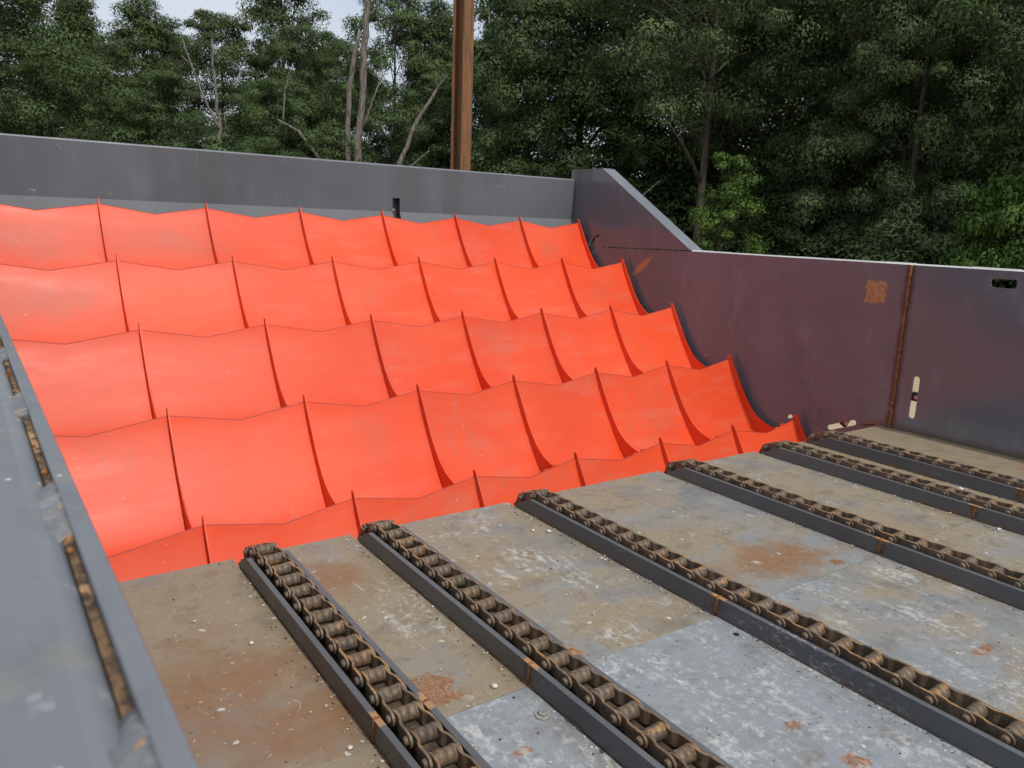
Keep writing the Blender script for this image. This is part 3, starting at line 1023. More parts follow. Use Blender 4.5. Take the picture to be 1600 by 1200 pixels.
RIB = [(0.006, 0.02), (-0.012, 0.006), (-0.05, -0.06), (-0.118, -0.171), (-0.190, -0.29), (-0.258, -0.40), (-0.345, -0.52), (-0.436, -0.622), (-0.50, -0.675),
       (-0.57, -0.718), (-0.64, -0.748), (-0.716, -0.771), (-0.82, -0.79), (-0.93, -0.80), (-1.02, -0.805), (-1.02, -1.08), (-0.80, -1.075),
       (-0.58, -0.98), (-0.44, -0.84), (-0.29, -0.62), (-0.17, -0.42), (-0.06, -0.24), (0.018, -0.09), (0.034, 0.0), (0.03, 0.02)]
def rib_mesh():
    bm = bmesh.new()
    prism(bm, RIB, -0.006, 0.006)
    es = [e for e in bm.edges if abs(e.verts[0].co.x - e.verts[1].co.x) < 1e-6]
    bmesh.ops.bevel(bm, geom=es, offset=0.0022, segments=1, affect='EDGES')
    return bm_mesh("rib", bm)
RIB_ME = rib_mesh()
def bead_mesh():
    """weld bead along the junction of rib and plate"""
    rng = random.Random(31)
    bm = bmesh.new()
    path, rad = [], []
    for i in range(30):
        d = 0.06 + 0.86 * i / 29
        path.append(Vector((-0.009, prof_y(d) - 0.003, -d)))
        rad.append(0.0045 * rng.uniform(0.7, 1.25))
    tube(bm, path, rad, 5)
    return bm_mesh("rib_weld", bm, True)
BEAD_ME = bead_mesh()
PANEL_ME = {}
def get_panel(w, k):
    key = (round(w, 3), k)
    if key not in PANEL_ME: PANEL_ME[key] = panel_mesh(w, [0.003, 0.006, 0.001][k], k)
    return PANEL_ME[key]

for label, j in ROWS:
    Y, Z = 0.996 + 1.082 * j, -0.107 + 0.563 * j
    row = tag(empty("feeder_step", (0, Y, Z)), label, "step plates", "rows of orange step plates")
    for i in range(7):
        w = RIBX[i + 1] - RIBX[i] - 0.012
        link("step_panel", get_panel(w, (i + 2 * j) % 3), M['orange'], row, (RIBX[i] + 0.006, 0, 0))
    for i, x in enumerate(RIBX):
        r = link("rib", RIB_ME, M['orange'], row, (x, 0, 0))
        if i > 0: link("rib_weld", BEAD_ME, M['orange'], r)
    if j == 0:
        # small welded clips standing behind the top edge of the lowest row
        for i in range(3, 7):
            for u, hh in ((0.80, 0.012), (0.70, 0.005)):
                s = u
                w = RIBX[i + 1] - RIBX[i]
                d = 0.050 + 0.092 * (1 - abs(s - 0.5) * 2)
                x = RIBX[i] + s * w
                me = box_mesh("clip", x - 0.035, x + 0.02, prof_y(d) + 0.018, prof_y(d) + 0.03, -d - 0.03, -d + hh)
                link("clip", me, M['orange'], row)

# ------------------------------------------------------------------ chain deck
CH = [1.140, 1.892, 3.135, 4.704, 5.963, 6.715]
CW = 0.246
SEAM = -2.0
Y_END = -7.0
DECK = tag(empty("chain_deck", (0, 0, 0)), "worn steel deck of grey plates crossed by six chain tracks", "steel deck")
strips = [(0.02, CH[0])] + [(CH[i] + CW, CH[i + 1]) for i in range(5)] + [(CH[5] + CW, XRW - 0.003)]
DM = {}
far_par = [dict(tan=0.66, white=0.26, blue=0.35, dirt=[(0.75, -1.35, 0.55, 0.75), (0.95, -1.75, 0.5, 0.4)]),
           dict(tan=0.66, white=0.34, blue=0.35, rust=[(1.52, -1.80, 0.13, 0.17)], dirt=[(1.55, -0.55, 0.3, 0.35)], scuffs=[(1.75, -1.1, 0.2, 0.5)]),
           dict(tan=0.58, white=0.44, blue=0.42, scuffs=[(2.5, -0.35, 0.3, 0.12), (2.75, -0.9, 0.35, 0.22)], rust=[(2.25, -1.9, 0.03, 0.09)]),
           dict(tan=0.60, white=0.30, blue=0.52, rust=[(4.35, -1.93, 0.07, 0.05)], dirt=[(4.1, -1.7, 0.75, 0.3)]),
           dict(tan=0.60, white=0.38, blue=0.42),
           dict(tan=0.72, white=0.30, blue=0.35),
           dict(tan=0.74, white=0.22, blue=0.3, rust=[(7.9, -1.7, 0.3, 0.2)])]
near_par = [dict(tan=0.6, white=0.3, blue=0.5, dirt=[(0.8, -2.4, 0.5, 0.4)]),
            dict(tan=0.42, white=0.6, blue=0.6, scuffs=[(1.75, -2.75, 0.3, 0.35)], rust=[(1.62, -2.35, 0.06, 0.03)]),
            dict(tan=0.40, white=0.55, blue=0.66, scuffs=[(2.55, -2.75, 0.45, 0.45), (2.9, -3.4, 0.4, 0.5)], rust=[(2.68, -2.82, 0.05, 0.04), (2.70, -3.09, 0.07, 0.06)]),
            dict(tan=0.55, white=0.50, blue=0.55, scuffs=[(4.0, -3.2, 0.6, 0.6)], rust=[(4.05, -2.95, 0.12, 0.035)]),
            dict(tan=0.62, white=0.4, blue=0.45),
            dict(tan=0.68, white=0.38, blue=0.4),
            dict(tan=0.72, white=0.3, blue=0.4)]
rng = random.Random(21)
for i, (x0, x1) in enumerate(strips):
    for part, (ya, yb) in enumerate([(SEAM + 0.002, 0.0), (Y_END, SEAM - 0.003)]):
        m = deck_mat(f"deck_plate_{i}_{part}", i * 2.3 + part * 11.7 + 1, **(near_par if part else far_par)[i])
        z = rng.uniform(-0.0015, 0.0015) + (0.0015 if part and i == 2 else 0)
        o = link("deck_plate", box_mesh("deck_plate", x0 + 0.001, x1 - 0.001, ya, yb, -0.014 + z, z, bev=0.0015), m, DECK)
        o["label"] = ("deck plate stained with brown dirt beside the near wall" if (i, part) == (0, 0)
                      else "blue grey deck plate covered in white abrasion marks" if (i, part) == (2, 1)
                      else "deck plate with worn grey paint and dust")
# beams under the seam and the lip so the joint is closed
link("cross_beam", box_mesh("cross_beam", XL + 0.004, XRW - 0.004, SEAM - 0.06, SEAM + 0.06, -0.12, -0.017), M['rust_weld'], DECK)
link("deck_apron", box_mesh("deck_apron", XL + 0.004, XRW - 0.004, -0.10, -0.092, -0.95, -0.016), M['rail'], DECK)

def rail_mesh(x0, x1, ya, yb, chamfer):
    bm = bmesh.new()
    h = 0.107
    if chamfer: pts = [(yb, 0.0005), (yb, 0.012), (yb - 0.175, h), (ya, h), (ya, 0.0005)]
    else: pts = [(yb, 0.0005), (yb, h), (ya, h), (ya, 0.0005)]
    prism(bm, pts, x0, x1)
    es = [e for e in bm.edges]
    bmesh.ops.bevel(bm, geom=es, offset=0.0016, segments=1, affect='EDGES')
    return bm_mesh("rail", bm)

for ci, x in enumerate(CH):
    for xa in (x, x + CW - 0.030):
        dz = 0
        for part, (ya, yb) in enumerate([(SEAM + 0.0015, -0.10), (Y_END, SEAM - 0.0015)]):
            link("rail", rail_mesh(xa, xa + 0.030, ya, yb, part == 0), M['rail'], DECK)
        # rusty butt weld on the rail joint
        bm = bmesh.new()
        rg = random.Random(ci * 7 + int(xa * 100))
        path = [Vector((xa - 0.001, SEAM, 0.004)), Vector((xa - 0.001, SEAM + rg.uniform(-.003, .003), 0.05)), Vector((xa - 0.0005, SEAM, 0.105)),
                Vector((xa + 0.015, SEAM + rg.uniform(-.004, .004), 0.1075)), Vector((xa + 0.030, SEAM, 0.106))]
        fine = []
        for a, b in zip(path, path[1:]):
            for k in range(6): fine.append(a.lerp(b, k / 6) + Vector((0, rg.uniform(-.002, .002), 0)))
        fine.append(path[-1])
        tube(bm, fine, [0.0055 * rg.uniform(.7, 1.25) for _ in fine], 6)
        link("rail_weld", bm_mesh("rail_weld", bm, True), M['rust_weld'], DECK)
    # channel floor and wear strip
    link("channel_floor", box_mesh("channel_floor", x + 0.0315, x + CW - 0.0315, Y_END, -0.04, -0.016, 0.004), M['channel'] if 'channel' in M else M.setdefault('channel', mat_simple("dirty_channel_steel", (0.05, 0.038, 0.028), (0.13, 0.095, 0.06), 14, 0.75, 0.4)), DECK)
    link("wear_strip", box_mesh("wear_strip", x + 0.083, x + 0.163, Y_END, -0.17, 0.0045, 0.0735, bev=0.003), M['channel'], DECK)
    # intermittent fillet welds along the foot of the left bar
    y = -0.28
    rg = random.Random(ci + 40)
    while y > -4.6:
        L = rg.uniform(0.10, 0.16)
        bm = bmesh.new()
        n = 9
        tube(bm, [Vector((x - 0.002, y - L * k / n, 0.0025)) for k in range(n + 1)], [0.006 * rg.uniform(.75, 1.2) for _ in range(n + 1)], 6)
        link("fillet_weld", bm_mesh("fillet_weld", bm, True), M['rail'], DECK)
        y -= L + rg.uniform(0.22, 0.32)

# bolts and an empty bolt hole beside the tracks
def bolt_at(x, y):
    bm = bmesh.new()
    cyl(bm, (x, y, 0.0015), (x, y, 0.0065), 0.034, 24)
    w = link("washer", bm_mesh("washer", bm), M['washer'], DECK)
    bm = bmesh.new()
    a0 = random.Random(int(x * 50)).uniform(0, 1)
    rot = Matrix.Rotation(a0, 4, 'Z')
    cyl(bm, (0, 0, 0.0062), (0, 0, 0.021), 0.021, 6)
    for f in bm.faces: f.smooth = False
    es = [e for e in bm.edges if all(v.co.z > 0.02 for v in e.verts)]
    bmesh.ops.bevel(bm, geom=es, offset=0.003, segments=1, affect='EDGES')
    me = bm_mesh("bolt_head", bm)
    me.transform(Matrix.Translation((x, y, 0)) @ rot)
    link("bolt_head", me, M['zinc'], w)
for x, y in [(1.819, -2.207), (4.640, -2.207), (5.899, -2.205), (6.65, -2.21), (1.45, -2.22)]:
    bolt_at(x, y)
bm = bmesh.new()
cyl(bm, (3.071, -2.192, 0.0022), (3.071, -2.192, 0.0034), 0.016, 20)
link("bolt_hole", bm_mesh("bolt_hole", bm), M['black'], DECK)

# ------------------------------------------------------------------ chains
PITCH = 0.1513
def sidebar(bm, sgn):
    """offset side bar: narrow end (barrel) at y=0, wide end (pin) at y=-PITCH"""
    xin, xout, th, hh = 0.0425, 0.0570, 0.0125, 0.0325
    st = []
    for a in (0, 30, 60, 90):
        st.append((0.0325 * math.cos(R_(a)), xin, hh * max(math.sin(R_(a)), 0.25)))
    st += [(-0.040, xin, hh * 0.97), (-0.056, xin + 0.002, hh * .94), (-0.078, xout - 0.002, hh * .94), (-0.096, xout, hh * 0.97), (-0.122, xout, hh)]
    for a in (90, 60, 30, 0):
        st.append((-PITCH - 0.0325 * math.cos(R_(a)), xout, hh * max(math.sin(R_(a)), 0.25)))
    rings = []
    for y, x, h in st:
        b = 0.002
        rings.append([bm.verts.new((sgn * xx, y, zz)) for xx, zz in
                      ((x, -h + b), (x, h - b), (x + b, h), (x + th - b, h), (x + th, h - b), (x + th, -h + b), (x + th - b, -h), (x + b, -h))])
    n = 8
    for A, B in zip(rings, rings[1:]):
        for k in range(n):
            j = (k + 1) % n
            bm.faces.new((A[k], A[j], B[j], B[k]))
    bm.faces.new(rings[0][::-1])
    bm.faces.new(rings[-1])
bm = bmesh.new()
sidebar(bm, 1)
sidebar(bm, -1)
LINK_ME = bm_mesh("chain_link", bm)
LINK_ME.materials.append(M['chain'])
bm = bmesh.new()
cyl(bm, (-0.0428, 0, 0), (-0.034, 0, 0), 0.0352, 22, 0.0322)
cyl(bm, (-0.034, 0, 0), (0, 0, 0), 0.0322, 22, 0.0308)
cyl(bm, (0, 0, 0), (0.034, 0, 0), 0.0308, 22, 0.0322)
cyl(bm, (0.034, 0, 0), (0.0428, 0, 0), 0.0322, 22, 0.0352)
BARREL_ME = bm_mesh("barrel", bm)
BARREL_ME.materials.append(M['chain'])
bm = bmesh.new()
cyl(bm, (-0.0700, 0, 0), (0.076, 0, 0), 0.0118, 14)
cyl(bm, (-0.0805, 0, 0), (-0.0700, 0, 0), 0.0160, 16, 0.0195)
cyl(bm, (-0.0835, 0, 0), (-0.0805, 0, 0), 0.0118, 16, 0.0160)
PIN_ME = bm_mesh("pin", bm)
PIN_ME.materials.append(M['chain'])
CHAIN_LABEL = ["heavy rusty conveyor chain in the track nearest the near wall, leftmost of six",
               "heavy rusty conveyor chain second from the left on the deck",
               "heavy rusty conveyor chain third from the left, in the scuffed track",
               "heavy rusty conveyor chain third from the dark right wall",
               "heavy rusty conveyor chain second from the dark right wall",
               "heavy rusty conveyor chain in the track nearest the dark right wall"]
PZ = 0.1105
for ci, x in enumerate(CH):
    rg = random.Random(ci * 13 + 5)
    cx = x + CW / 2
    root = tag(empty("conveyor_chain", (cx, 0, 0.08)), CHAIN_LABEL[ci], "chain", "conveyor chains on the deck")
    jit = rg.uniform(-0.012, 0.012)
    pts = [(-0.02 + jit * .3, -0.235), (-0.012 + jit * .5, -0.083), (-0.078 + jit, 0.058), (-0.222 + jit, PZ)]
    y = pts[-1][0]
    n = 32 if ci > 1 else 30
    for k in range(n):
        y -= PITCH
        pts.append((y, PZ + rg.uniform(-0.0025, 0.0015)))
    for k in range(len(pts) - 1):
        (ya, za), (yb, zb) = pts[k], pts[k + 1]
        ang = math.atan2(-(zb - za), -(yb - ya))       # local -Y points along the link
        l = bpy.data.objects.new("chain_link", LINK_ME)
        l.parent = root
        l.location = (rg.uniform(-.0008, .0008), ya, za - 0.08)
        l.rotation_euler = (ang, rg.uniform(-.02, .02), rg.uniform(-.014, .014))
        COL.objects.link(l)
        b = bpy.data.objects.new("barrel", BARREL_ME)
        b.parent = l
        b.rotation_euler = (rg.uniform(0, 6), 0, 0)
        COL.objects.link(b)
        p = bpy.data.objects.new("pin", PIN_ME)
        p.parent = l
        p.location = (0, -PITCH, 0)
        p.rotation_euler = (rg.uniform(0, 6), 0, 0)
        COL.objects.link(p)

# head shaft with the sprocket each chain turns over
SH = tag(empty("head_shaft", (4.0, -0.20, -0.07)), "dark steel head shaft with sprockets under the deck edge", "shaft")
bm = bmesh.new()
cyl(bm, (XL + 0.01 - 4.0, 0, 0), (XRW - 0.01 - 4.0, 0, 0), 0.05, 20)
link("shaft_bar", bm_mesh("shaft_bar", bm), M['channel'], SH)
bm = bmesh.new()
nt = 8
pr = []
for k in range(nt * 2):
    a = 2 * math.pi * k / (nt * 2)
    r = 0.155 if k % 2 == 0 else 0.118
    for da in (-0.09, 0.09):
        pr.append((r * math.cos(a + da), r * math.sin(a + da)))
prism(bm, pr, -0.02, 0.02)
SPR_ME = bm_mesh("sprocket", bm)
for x in CH:
    link("sprocket", SPR_ME, M['channel'], SH, (x + CW / 2 - 4.0, 0, -0.02))

# ------------------------------------------------------------------ litter on the deck
def litter(name, label, cat, mat, count, seed, size, near_rail):
    rg = random.Random(seed)
    vs, fs = [], []
    for _ in range(count):
        si = rg.choices(range(7), weights=[10, 7, 11, 9, 8, 4, 4])[0]
        x0, x1 = strips[si]
        y = -rg.random() ** 0.9 * 3.9
        if rg.random() < near_rail:
            x = x1 - 0.008 - abs(rg.gauss(0, 0.035)) if si < 6 else x0 + rg.uniform(0, x1 - x0)
        else:
            x = rg.uniform(x0 + 0.01, x1 - 0.01)
        x = min(max(x, x0 + 0.006), x1 - 0.006)
        s = size * (0.5 + rg.random() ** 3 * 2.2)
        a, fl = rg.uniform(0, 6.3), rg.uniform(0.45, 1.0)
        b = len(vs)
        z = 0.003
        k = rg.choice((4, 5, 6))
        for q in range(k):
            t = a + 6.283 * q / k + rg.uniform(-.3, .3)
            u, v = math.cos(t) * s, math.sin(t) * s * fl
            vs.append((x + u * math.cos(a) - v * math.sin(a), y + u * math.sin(a) + v * math.cos(a), z))
        vs.append((x, y, z + s * rg.uniform(0.35, 0.8)))
        for q in range(k): fs.append((b + q, b + (q + 1) % k, b + k))
    o = link(name, mesh(name, vs, fs), mat)
    tag(o, label, cat, kind="stuff")
litter("wood_chips", "pale wood chips and bark crumbs scattered over the deck", "wood chips", M['chip'], 1100, 3, 0.0038, 0.62)
litter("grit", "dark grit scattered over the deck beside the tracks", "grit", M['grit'], 800, 5, 0.0036, 0.75)
for (x, y, s) in [(1.755, -1.93, 0.016), (1.05, -1.98, 0.012), (0.95, -1.02, 0.013), (3.05, -0.62, 0.017), (2.97, -0.55, 0.012), (6.6, -1.6, 0.022)]:
    bm = bmesh.new()
    bmesh.ops.create_icosphere(bm, subdivisions=2, radius=s)
    rg = random.Random(int(x * 100))
    for v in bm.verts:
        v.co *= rg.uniform(0.86, 1.1)
        v.co.z *= 0.55
    o = link("pebble", bm_mesh("pebble", bm, True), M['chip'], None, (x, y, s * 0.5 + 0.001))
    tag(o, {1.755: "pale round pebble on the deck beside the second chain track", 1.05: "small pale pebble left of the leftmost track near its rusty joint",
            0.95: "small pale pebble left of the leftmost chain track", 3.05: "pale pebble at the foot of the third chain track",
            2.97: "small pale pebble a little way left of the third chain track", 6.6: "large pale stone beside the track nearest the dark right wall"}[x], "pebble")

# ------------------------------------------------------------------ rusty beam behind the back wall
def build_post():
    P = tag(empty("steel_post", (6.79, 6.95, GROUND_Z)), "tall rusty steel beam standing upright behind the grey back wall", "steel beam")
    H = 13.0
    w, d, tf, tw = 0.24, 0.24, 0.022, 0.016
    ang = Matrix.Rotation(R_(-74), 4, 'Z')
    def part(name, *a):
        me = box_mesh(name, *a, bev=0.002)
        me.transform(ang)
        link(name, me, M['post'], P)
    part("flange", -w / 2, -w / 2 + tf, -d / 2, d / 2, 0, H)
    part("flange", w / 2 - tf, w / 2, -d / 2, d / 2, 0, H)
    part("web", -w / 2 + tf + 0.0005, w / 2 - tf - 0.0005, -tw / 2, tw / 2, 0, H)
build_post()

# ------------------------------------------------------------------ trees
def leaf_mesh(name, centers, radii, per, leaf, seed, flat=0.62, up=0.75):
    r = np.random.default_rng(seed)
    C_ = np.repeat(centers, per, axis=0)
    Rr = np.repeat(radii, per)
    n = len(C_)
    u = r.normal(size=(n, 3)); u /= np.linalg.norm(u, axis=1, keepdims=True)
    keep = (u[:, 2] > -0.25) | (r.random(n) < 0.4)
    C_, Rr, u = C_[keep], Rr[keep], u[keep]
    n = len(C_)
    rad = Rr * r.random(n) ** 0.28
    # ragged clump outlines
    rad *= 1 + 0.25 * np.sin(u[:, 0] * 7 + Rr * 40) * np.sin(u[:, 1] * 6 + Rr * 23)
    pos = C_ + u * rad[:, None] * np.array([1, 1, flat])
    nr = u * 1.0 + np.array([0, 0, 0.3]) + r.normal(size=(n, 3)) * 0.33
    nr /= np.linalg.norm(nr, axis=1, keepdims=True)
    t = np.cross(nr, r.normal(size=(n, 3))); t /= np.linalg.norm(t, axis=1, keepdims=True) + 1e-9
    b = np.cross(nr, t)
    L = leaf * r.uniform(0.65, 1.35, n)[:, None]
    W = L * r.uniform(0.42, 0.62, n)[:, None]
    droop = np.array([0, 0, -1]) * L * 0.18
    v = np.empty((n, 4, 3))
    v[:, 0] = pos - t * L * 0.5
    v[:, 3] = pos + b * W * 0.5 + nr * L * 0.06
    v[:, 2] = pos + t * L * 0.5 + droop
    v[:, 1] = pos - b * W * 0.5 + nr * L * 0.06
    me = bpy.data.meshes.new(name)
    me.vertices.add(n * 4)
    me.vertices.foreach_set("co", v.astype(np.float32).ravel())
    me.loops.add(n * 4)
    me.loops.foreach_set("vertex_index", np.arange(n * 4, dtype=np.int32))
    me.polygons.add(n)
    me.polygons.foreach_set("loop_start", np.arange(0, n * 4, 4, dtype=np.int32))
    me.polygons.foreach_set("loop_total", np.full(n, 4, dtype=np.int32))
    me.polygons.foreach_set("use_smooth", np.ones(n, dtype=bool))
    me.update(calc_edges=True)
    # soft clump shading: leaf normals follow the clump they belong to
    cn = u * 0.85 + np.array([0, 0, 0.4]) + nr * 0.35
    cn /= np.linalg.norm(cn, axis=1, keepdims=True)
    me.normals_split_custom_set_from_vertices(np.repeat(cn, 4, axis=0).astype(np.float32).tolist())
    return me

def tree_proto(name, seed, H, Rm, base, nclump, per, leaf, crad, shape='oak', trunk_r=0.2):
    """returns (trunk mesh, crown mesh): a tapered trunk with limbs reaching into leaf clumps"""
    r = np.random.default_rng(seed)
    ph = r.uniform(0, 6.28, 4)
    cs, rs = [], []
    while len(cs) < nclump:
        h = r.random()
        if shape == 'oak': prof = math.sin(math.pi * (0.12 + 0.85 * h)) ** 0.7
        elif shape == 'tall': prof = (1 - h) ** 0.55 * (0.55 + 0.45 * min(1, h * 5))
        elif shape == 'cone': prof = (1.03 - h) ** 0.9 * (0.7 + 0.3 * min(1, h * 6))
        else: prof = math.sqrt(max(0, 1 - (h * 0.98) ** 2))
        a = r.uniform(0, 2 * math.pi)
        lobe = 1 + 0.22 * math.sin(2 * a + ph[0] + 5 * h) + 0.16 * math.sin(5 * a + ph[1] - 7 * h) + 0.1 * math.sin(9 * h + ph[2])
        rr = Rm * prof * lobe * (0.25 + 0.75 * math.sqrt(r.random()))
        z = H * (base + (1 - base) * h)
        cs.append((rr * math.cos(a), rr * math.sin(a), z))
        rs.append(crad * r.uniform(0.6, 1.35) * (0.75 if h > .85 else 1))
    cs = np.array(cs); rs = np.array(rs)
    crown = leaf_mesh(name + "_crown", cs, rs, per, leaf, seed + 1)
    bm = bmesh.new()
    rg = random.Random(seed)
    n = 9
    wx, wy = rg.uniform(-.5, .5), rg.uniform(-.5, .5)
    tp = [Vector((wx * math.sin(2.2 * k / n) * 0.7, wy * math.sin(3 * k / n) * 0.6, H * 0.93 * k / n)) for k in range(n + 1)]
    tr = [trunk_r * (1.25 if k == 0 else 1) * (1 - 0.88 * k / n) for k in range(n + 1)]
    tube(bm, tp, tr, 8)
    order = r.permutation(len(cs))[: min(len(cs), 26)]
    for i in order:
        c = Vector(cs[i])
        f = min(max((c.z / (H * 0.93)) - rg.uniform(0.08, 0.2), base * 0.6), 0.9)
        k = int(f * n)
        s = tp[k].lerp(tp[min(k + 1, n)], f * n - k)
        mid = s.lerp(c, 0.5) + Vector((rg.uniform(-.3, .3), rg.uniform(-.3, .3), rg.uniform(0, .4)))
        r0 = trunk_r * (1 - 0.88 * f) * 0.45
        tube(bm, [s, s.lerp(mid, .5) + Vector((0, 0, .1)), mid, mid.lerp(c, .6), c], [r0, r0 * .8, r0 * .6, r0 * .4, r0 * .18], 5)
    return bm_mesh(name + "_trunk", bm, True), crown

PROTO = {
    'oak':   (tree_proto("oak", 11, 14, 4.2, 0.06, 240, 520, 0.115, 0.84), 'leaf_dark'),
    'oak2':  (tree_proto("oak2", 23, 14, 3.8, 0.05, 230, 520, 0.115, 0.8), 'leaf_blue'),
    'tall':  (tree_proto("tall", 37, 15, 3.1, 0.08, 200, 470, 0.115, 0.74, 'tall'), 'leaf_dark'),
    'cone':  (tree_proto("cone", 41, 13, 2.4, 0.04, 170, 480, 0.10, 0.8, 'cone'), 'leaf_dark'),
    'bright': (tree_proto("bright", 53, 13, 3.3, 0.05, 200, 520, 0.11, 0.7, 'tall'), 'leaf_mid'),
    'near':  (tree_proto("near", 67, 14, 4.0, 0.06, 230, 640, 0.108, 0.76), 'leaf_blue'),
    'high':  (tree_proto("high", 71, 15, 3.4, 0.40, 140, 600, 0.105, 0.78, trunk_r=0.16), 'leaf_dark'),
    'bush':  (tree_proto("bush", 83, 3.4, 1.9, 0.04, 70, 330, 0.10, 0.52, 'dome', 0.06), 'leaf_dark'),
    'vine':  (tree_proto("vine", 97, 5.6, 1.15, 0.03, 70, 260, 0.11, 0.36, 'oak', 0.08), 'leaf_vine'),
}
def plant(kind, name, cat, label, x, y, H, rot, wide=1.0, leaf=None, group=None):
    (tm, cm), lk = PROTO[kind]
    base_h = {'oak': 14, 'oak2': 14, 'tall': 15, 'cone': 13, 'bright': 13, 'near': 14, 'high': 15, 'bush': 3.4, 'vine': 5.6}[kind]
    s = H / base_h
    root = tag(empty(name, (x, y, GROUND_Z - 0.05)), label, cat, group)
    root.rotation_euler = (0, 0, R_(rot))
    root.scale = (s * wide, s * wide, s)
    t = bpy.data.objects.new("trunk", tm)
    c = bpy.data.objects.new("crown", cm)
    for o, mt in ((t, M['bark']), (c, M[leaf or lk])):
        if not o.data.materials: o.data.materials.append(mt)
        o.material_slots[0].link = 'OBJECT'
        o.material_slots[0].material = mt
        o.parent = root
        COL.objects.link(o)
    return root

GT = "trees of the woods behind the machine"
TREES = [
    # left, beyond the back wall
    ('oak', "tall dark broadleaf tree at the far left edge", 0.6, 35.0, 15.5, 10, 1.0, None),
    ('cone', "narrow dark tree second from the left edge with a pointed top", 4.7, 37.2, 12.6, 50, 1.15, None),
    ('tall', "narrow feathery tree third from the left edge", 7.7, 38.0, 13.4, 200, 1.1, None),
    ('oak2', "rounded dark tree behind the vine-draped snag on the left", 10.6, 36.2, 12.8, 30, 0.95, 'leaf_dark'),
    ('tall', "tall dark tree whose top leaves the picture left of the big dead trunk", 14.2, 37.6, 17.3, 140, 0.95, None),
    ('oak', "broad mid green tree between the snag and the big dead trunk", 13.4, 33.5, 12.0, 250, 0.9, 'leaf_mid'),
    ('oak2', "tree crown just left of the big dead trunk, sky above it", 17.6, 38.5, 13.2, 80, 0.9, 'leaf_dark'),
    ('oak', "leafy tree directly behind the forked dead trunk", 18.4, 33.2, 14.3, 300, 0.95, None),
    ('tall', "dark tree just left of the rusty beam", 20.6, 33.0, 14.5, 20, 1.0, None),
    ('cone', "thin tree seen between the rusty beam and the bright tree", 24.8, 33.5, 14.3, 100, 1.1, 'leaf_dark'),
    ('oak', "dark low-crowned tree in front of the pointed trees on the left", 3.0, 33.0, 9.6, 130, 1.0, None),
    ('oak2', "dark rounded tree left of the vine-draped snag", 7.2, 33.6, 9.4, 330, 1.05, 'leaf_dark'),
    ('oak', "dark leafy mass right of the vine-draped snag", 11.4, 31.4, 9.2, 60, 1.0, None),
    ('oak2', "dark leafy mass behind the dead limb left of the rusty beam", 19.0, 29.2, 10.2, 215, 1.05, 'leaf_dark'),
    # right of the beam
    ('bright', "bright mid green tree just right of the rusty beam", 20.0, 23.4, 15.3, 40, 0.95, None),
    ('oak', "dark tree right behind the pointed end of the back wall", 24.8, 23.3, 18.5, 120, 0.9, None),
    ('high', "tree with a slim bare trunk above the sloping gusset", 22.1, 15.7, 18.1, 200, 0.95, 'leaf_blue'),
    ('oak2', "large dark tree left of centre in the right-hand woods", 29.2, 19.9, 19.8, 70, 1.0, None),
    ('near', "large leafy tree standing behind the dark right wall", 28.4, 13.5, 18.5, 10, 0.92, None),
    ('near', "broad blue green tree above the rusty patch on the right wall", 24.8, 9.5, 12.8, 190, 0.85, None),
    ('oak', "tall dark tree near the right edge of the picture", 32.8, 9.5, 20.5, 270, 1.0, None),
    ('near', "leafy tree cut off by the right edge of the picture", 27.4, 4.6, 17.3, 90, 0.9, 'leaf_dark'),
    ('oak', "dark tree standing outside the right edge of the picture", 28.8, -0.7, 16.6, 45, 0.9, None),
    # second row, deeper in the wood
    ('oak', "dark tree deep in the wood left of centre", 9.0, 45.0, 13.1, 75, 1.25, None),
    ('oak2', "dark tree deep in the wood behind the far left trees", 2.0, 44.0, 14.2, 10, 1.25, 'leaf_dark'),
    ('oak', "dark tree deep in the wood behind the rusty beam", 25.5, 38.5, 14.1, 155, 1.2, None),
    ('oak2', "dark tree deep in the wood behind the bright tree", 24.5, 25.5, 17.2, 20, 1.2, 'leaf_dark'),
    ('oak', "dark tree deep in the wood above the gusset", 36.5, 28.1, 23.0, 205, 1.2, None),
    ('oak2', "dark tree deep in the wood right of the slim trunk", 40.3, 21.7, 23.7, 300, 1.2, 'leaf_dark'),
    ('oak', "dark tree deep in the wood above the weld on the right wall", 41.6, 14.1, 23.0, 110, 1.2, None),
    ('oak', "dark tree far back between the left crowns", 6.0, 48.0, 13.1, 15, 1.3, None),
    ('oak2', "dark tree far back behind the forked dead trunk", 19.0, 44.0, 13.1, 125, 1.3, 'leaf_dark'),
    ('oak', "dark tree at the back of the wood above the gusset", 42.0, 31.0, 22.0, 35, 1.3, None),
    ('oak2', "dark tree at the back of the wood right of the slim trunk", 46.0, 22.0, 22.0, 165, 1.3, 'leaf_dark'),
    ('oak', "dark tree at the back of the wood above the right wall", 48.0, 12.5, 22.0, 95, 1.3, None),
    ('oak2', "dark tree deep in the wood at the right edge", 40.3, 5.7, 21.7, 60, 1.2, 'leaf_dark'),
]
for k, lab, x, y, H, rot, wd, lf in TREES:
    plant(k, "broadleaf_tree", "tree", lab, x, y, H, rot, wd, lf, GT)
GB = "undergrowth at the edge of the woods"
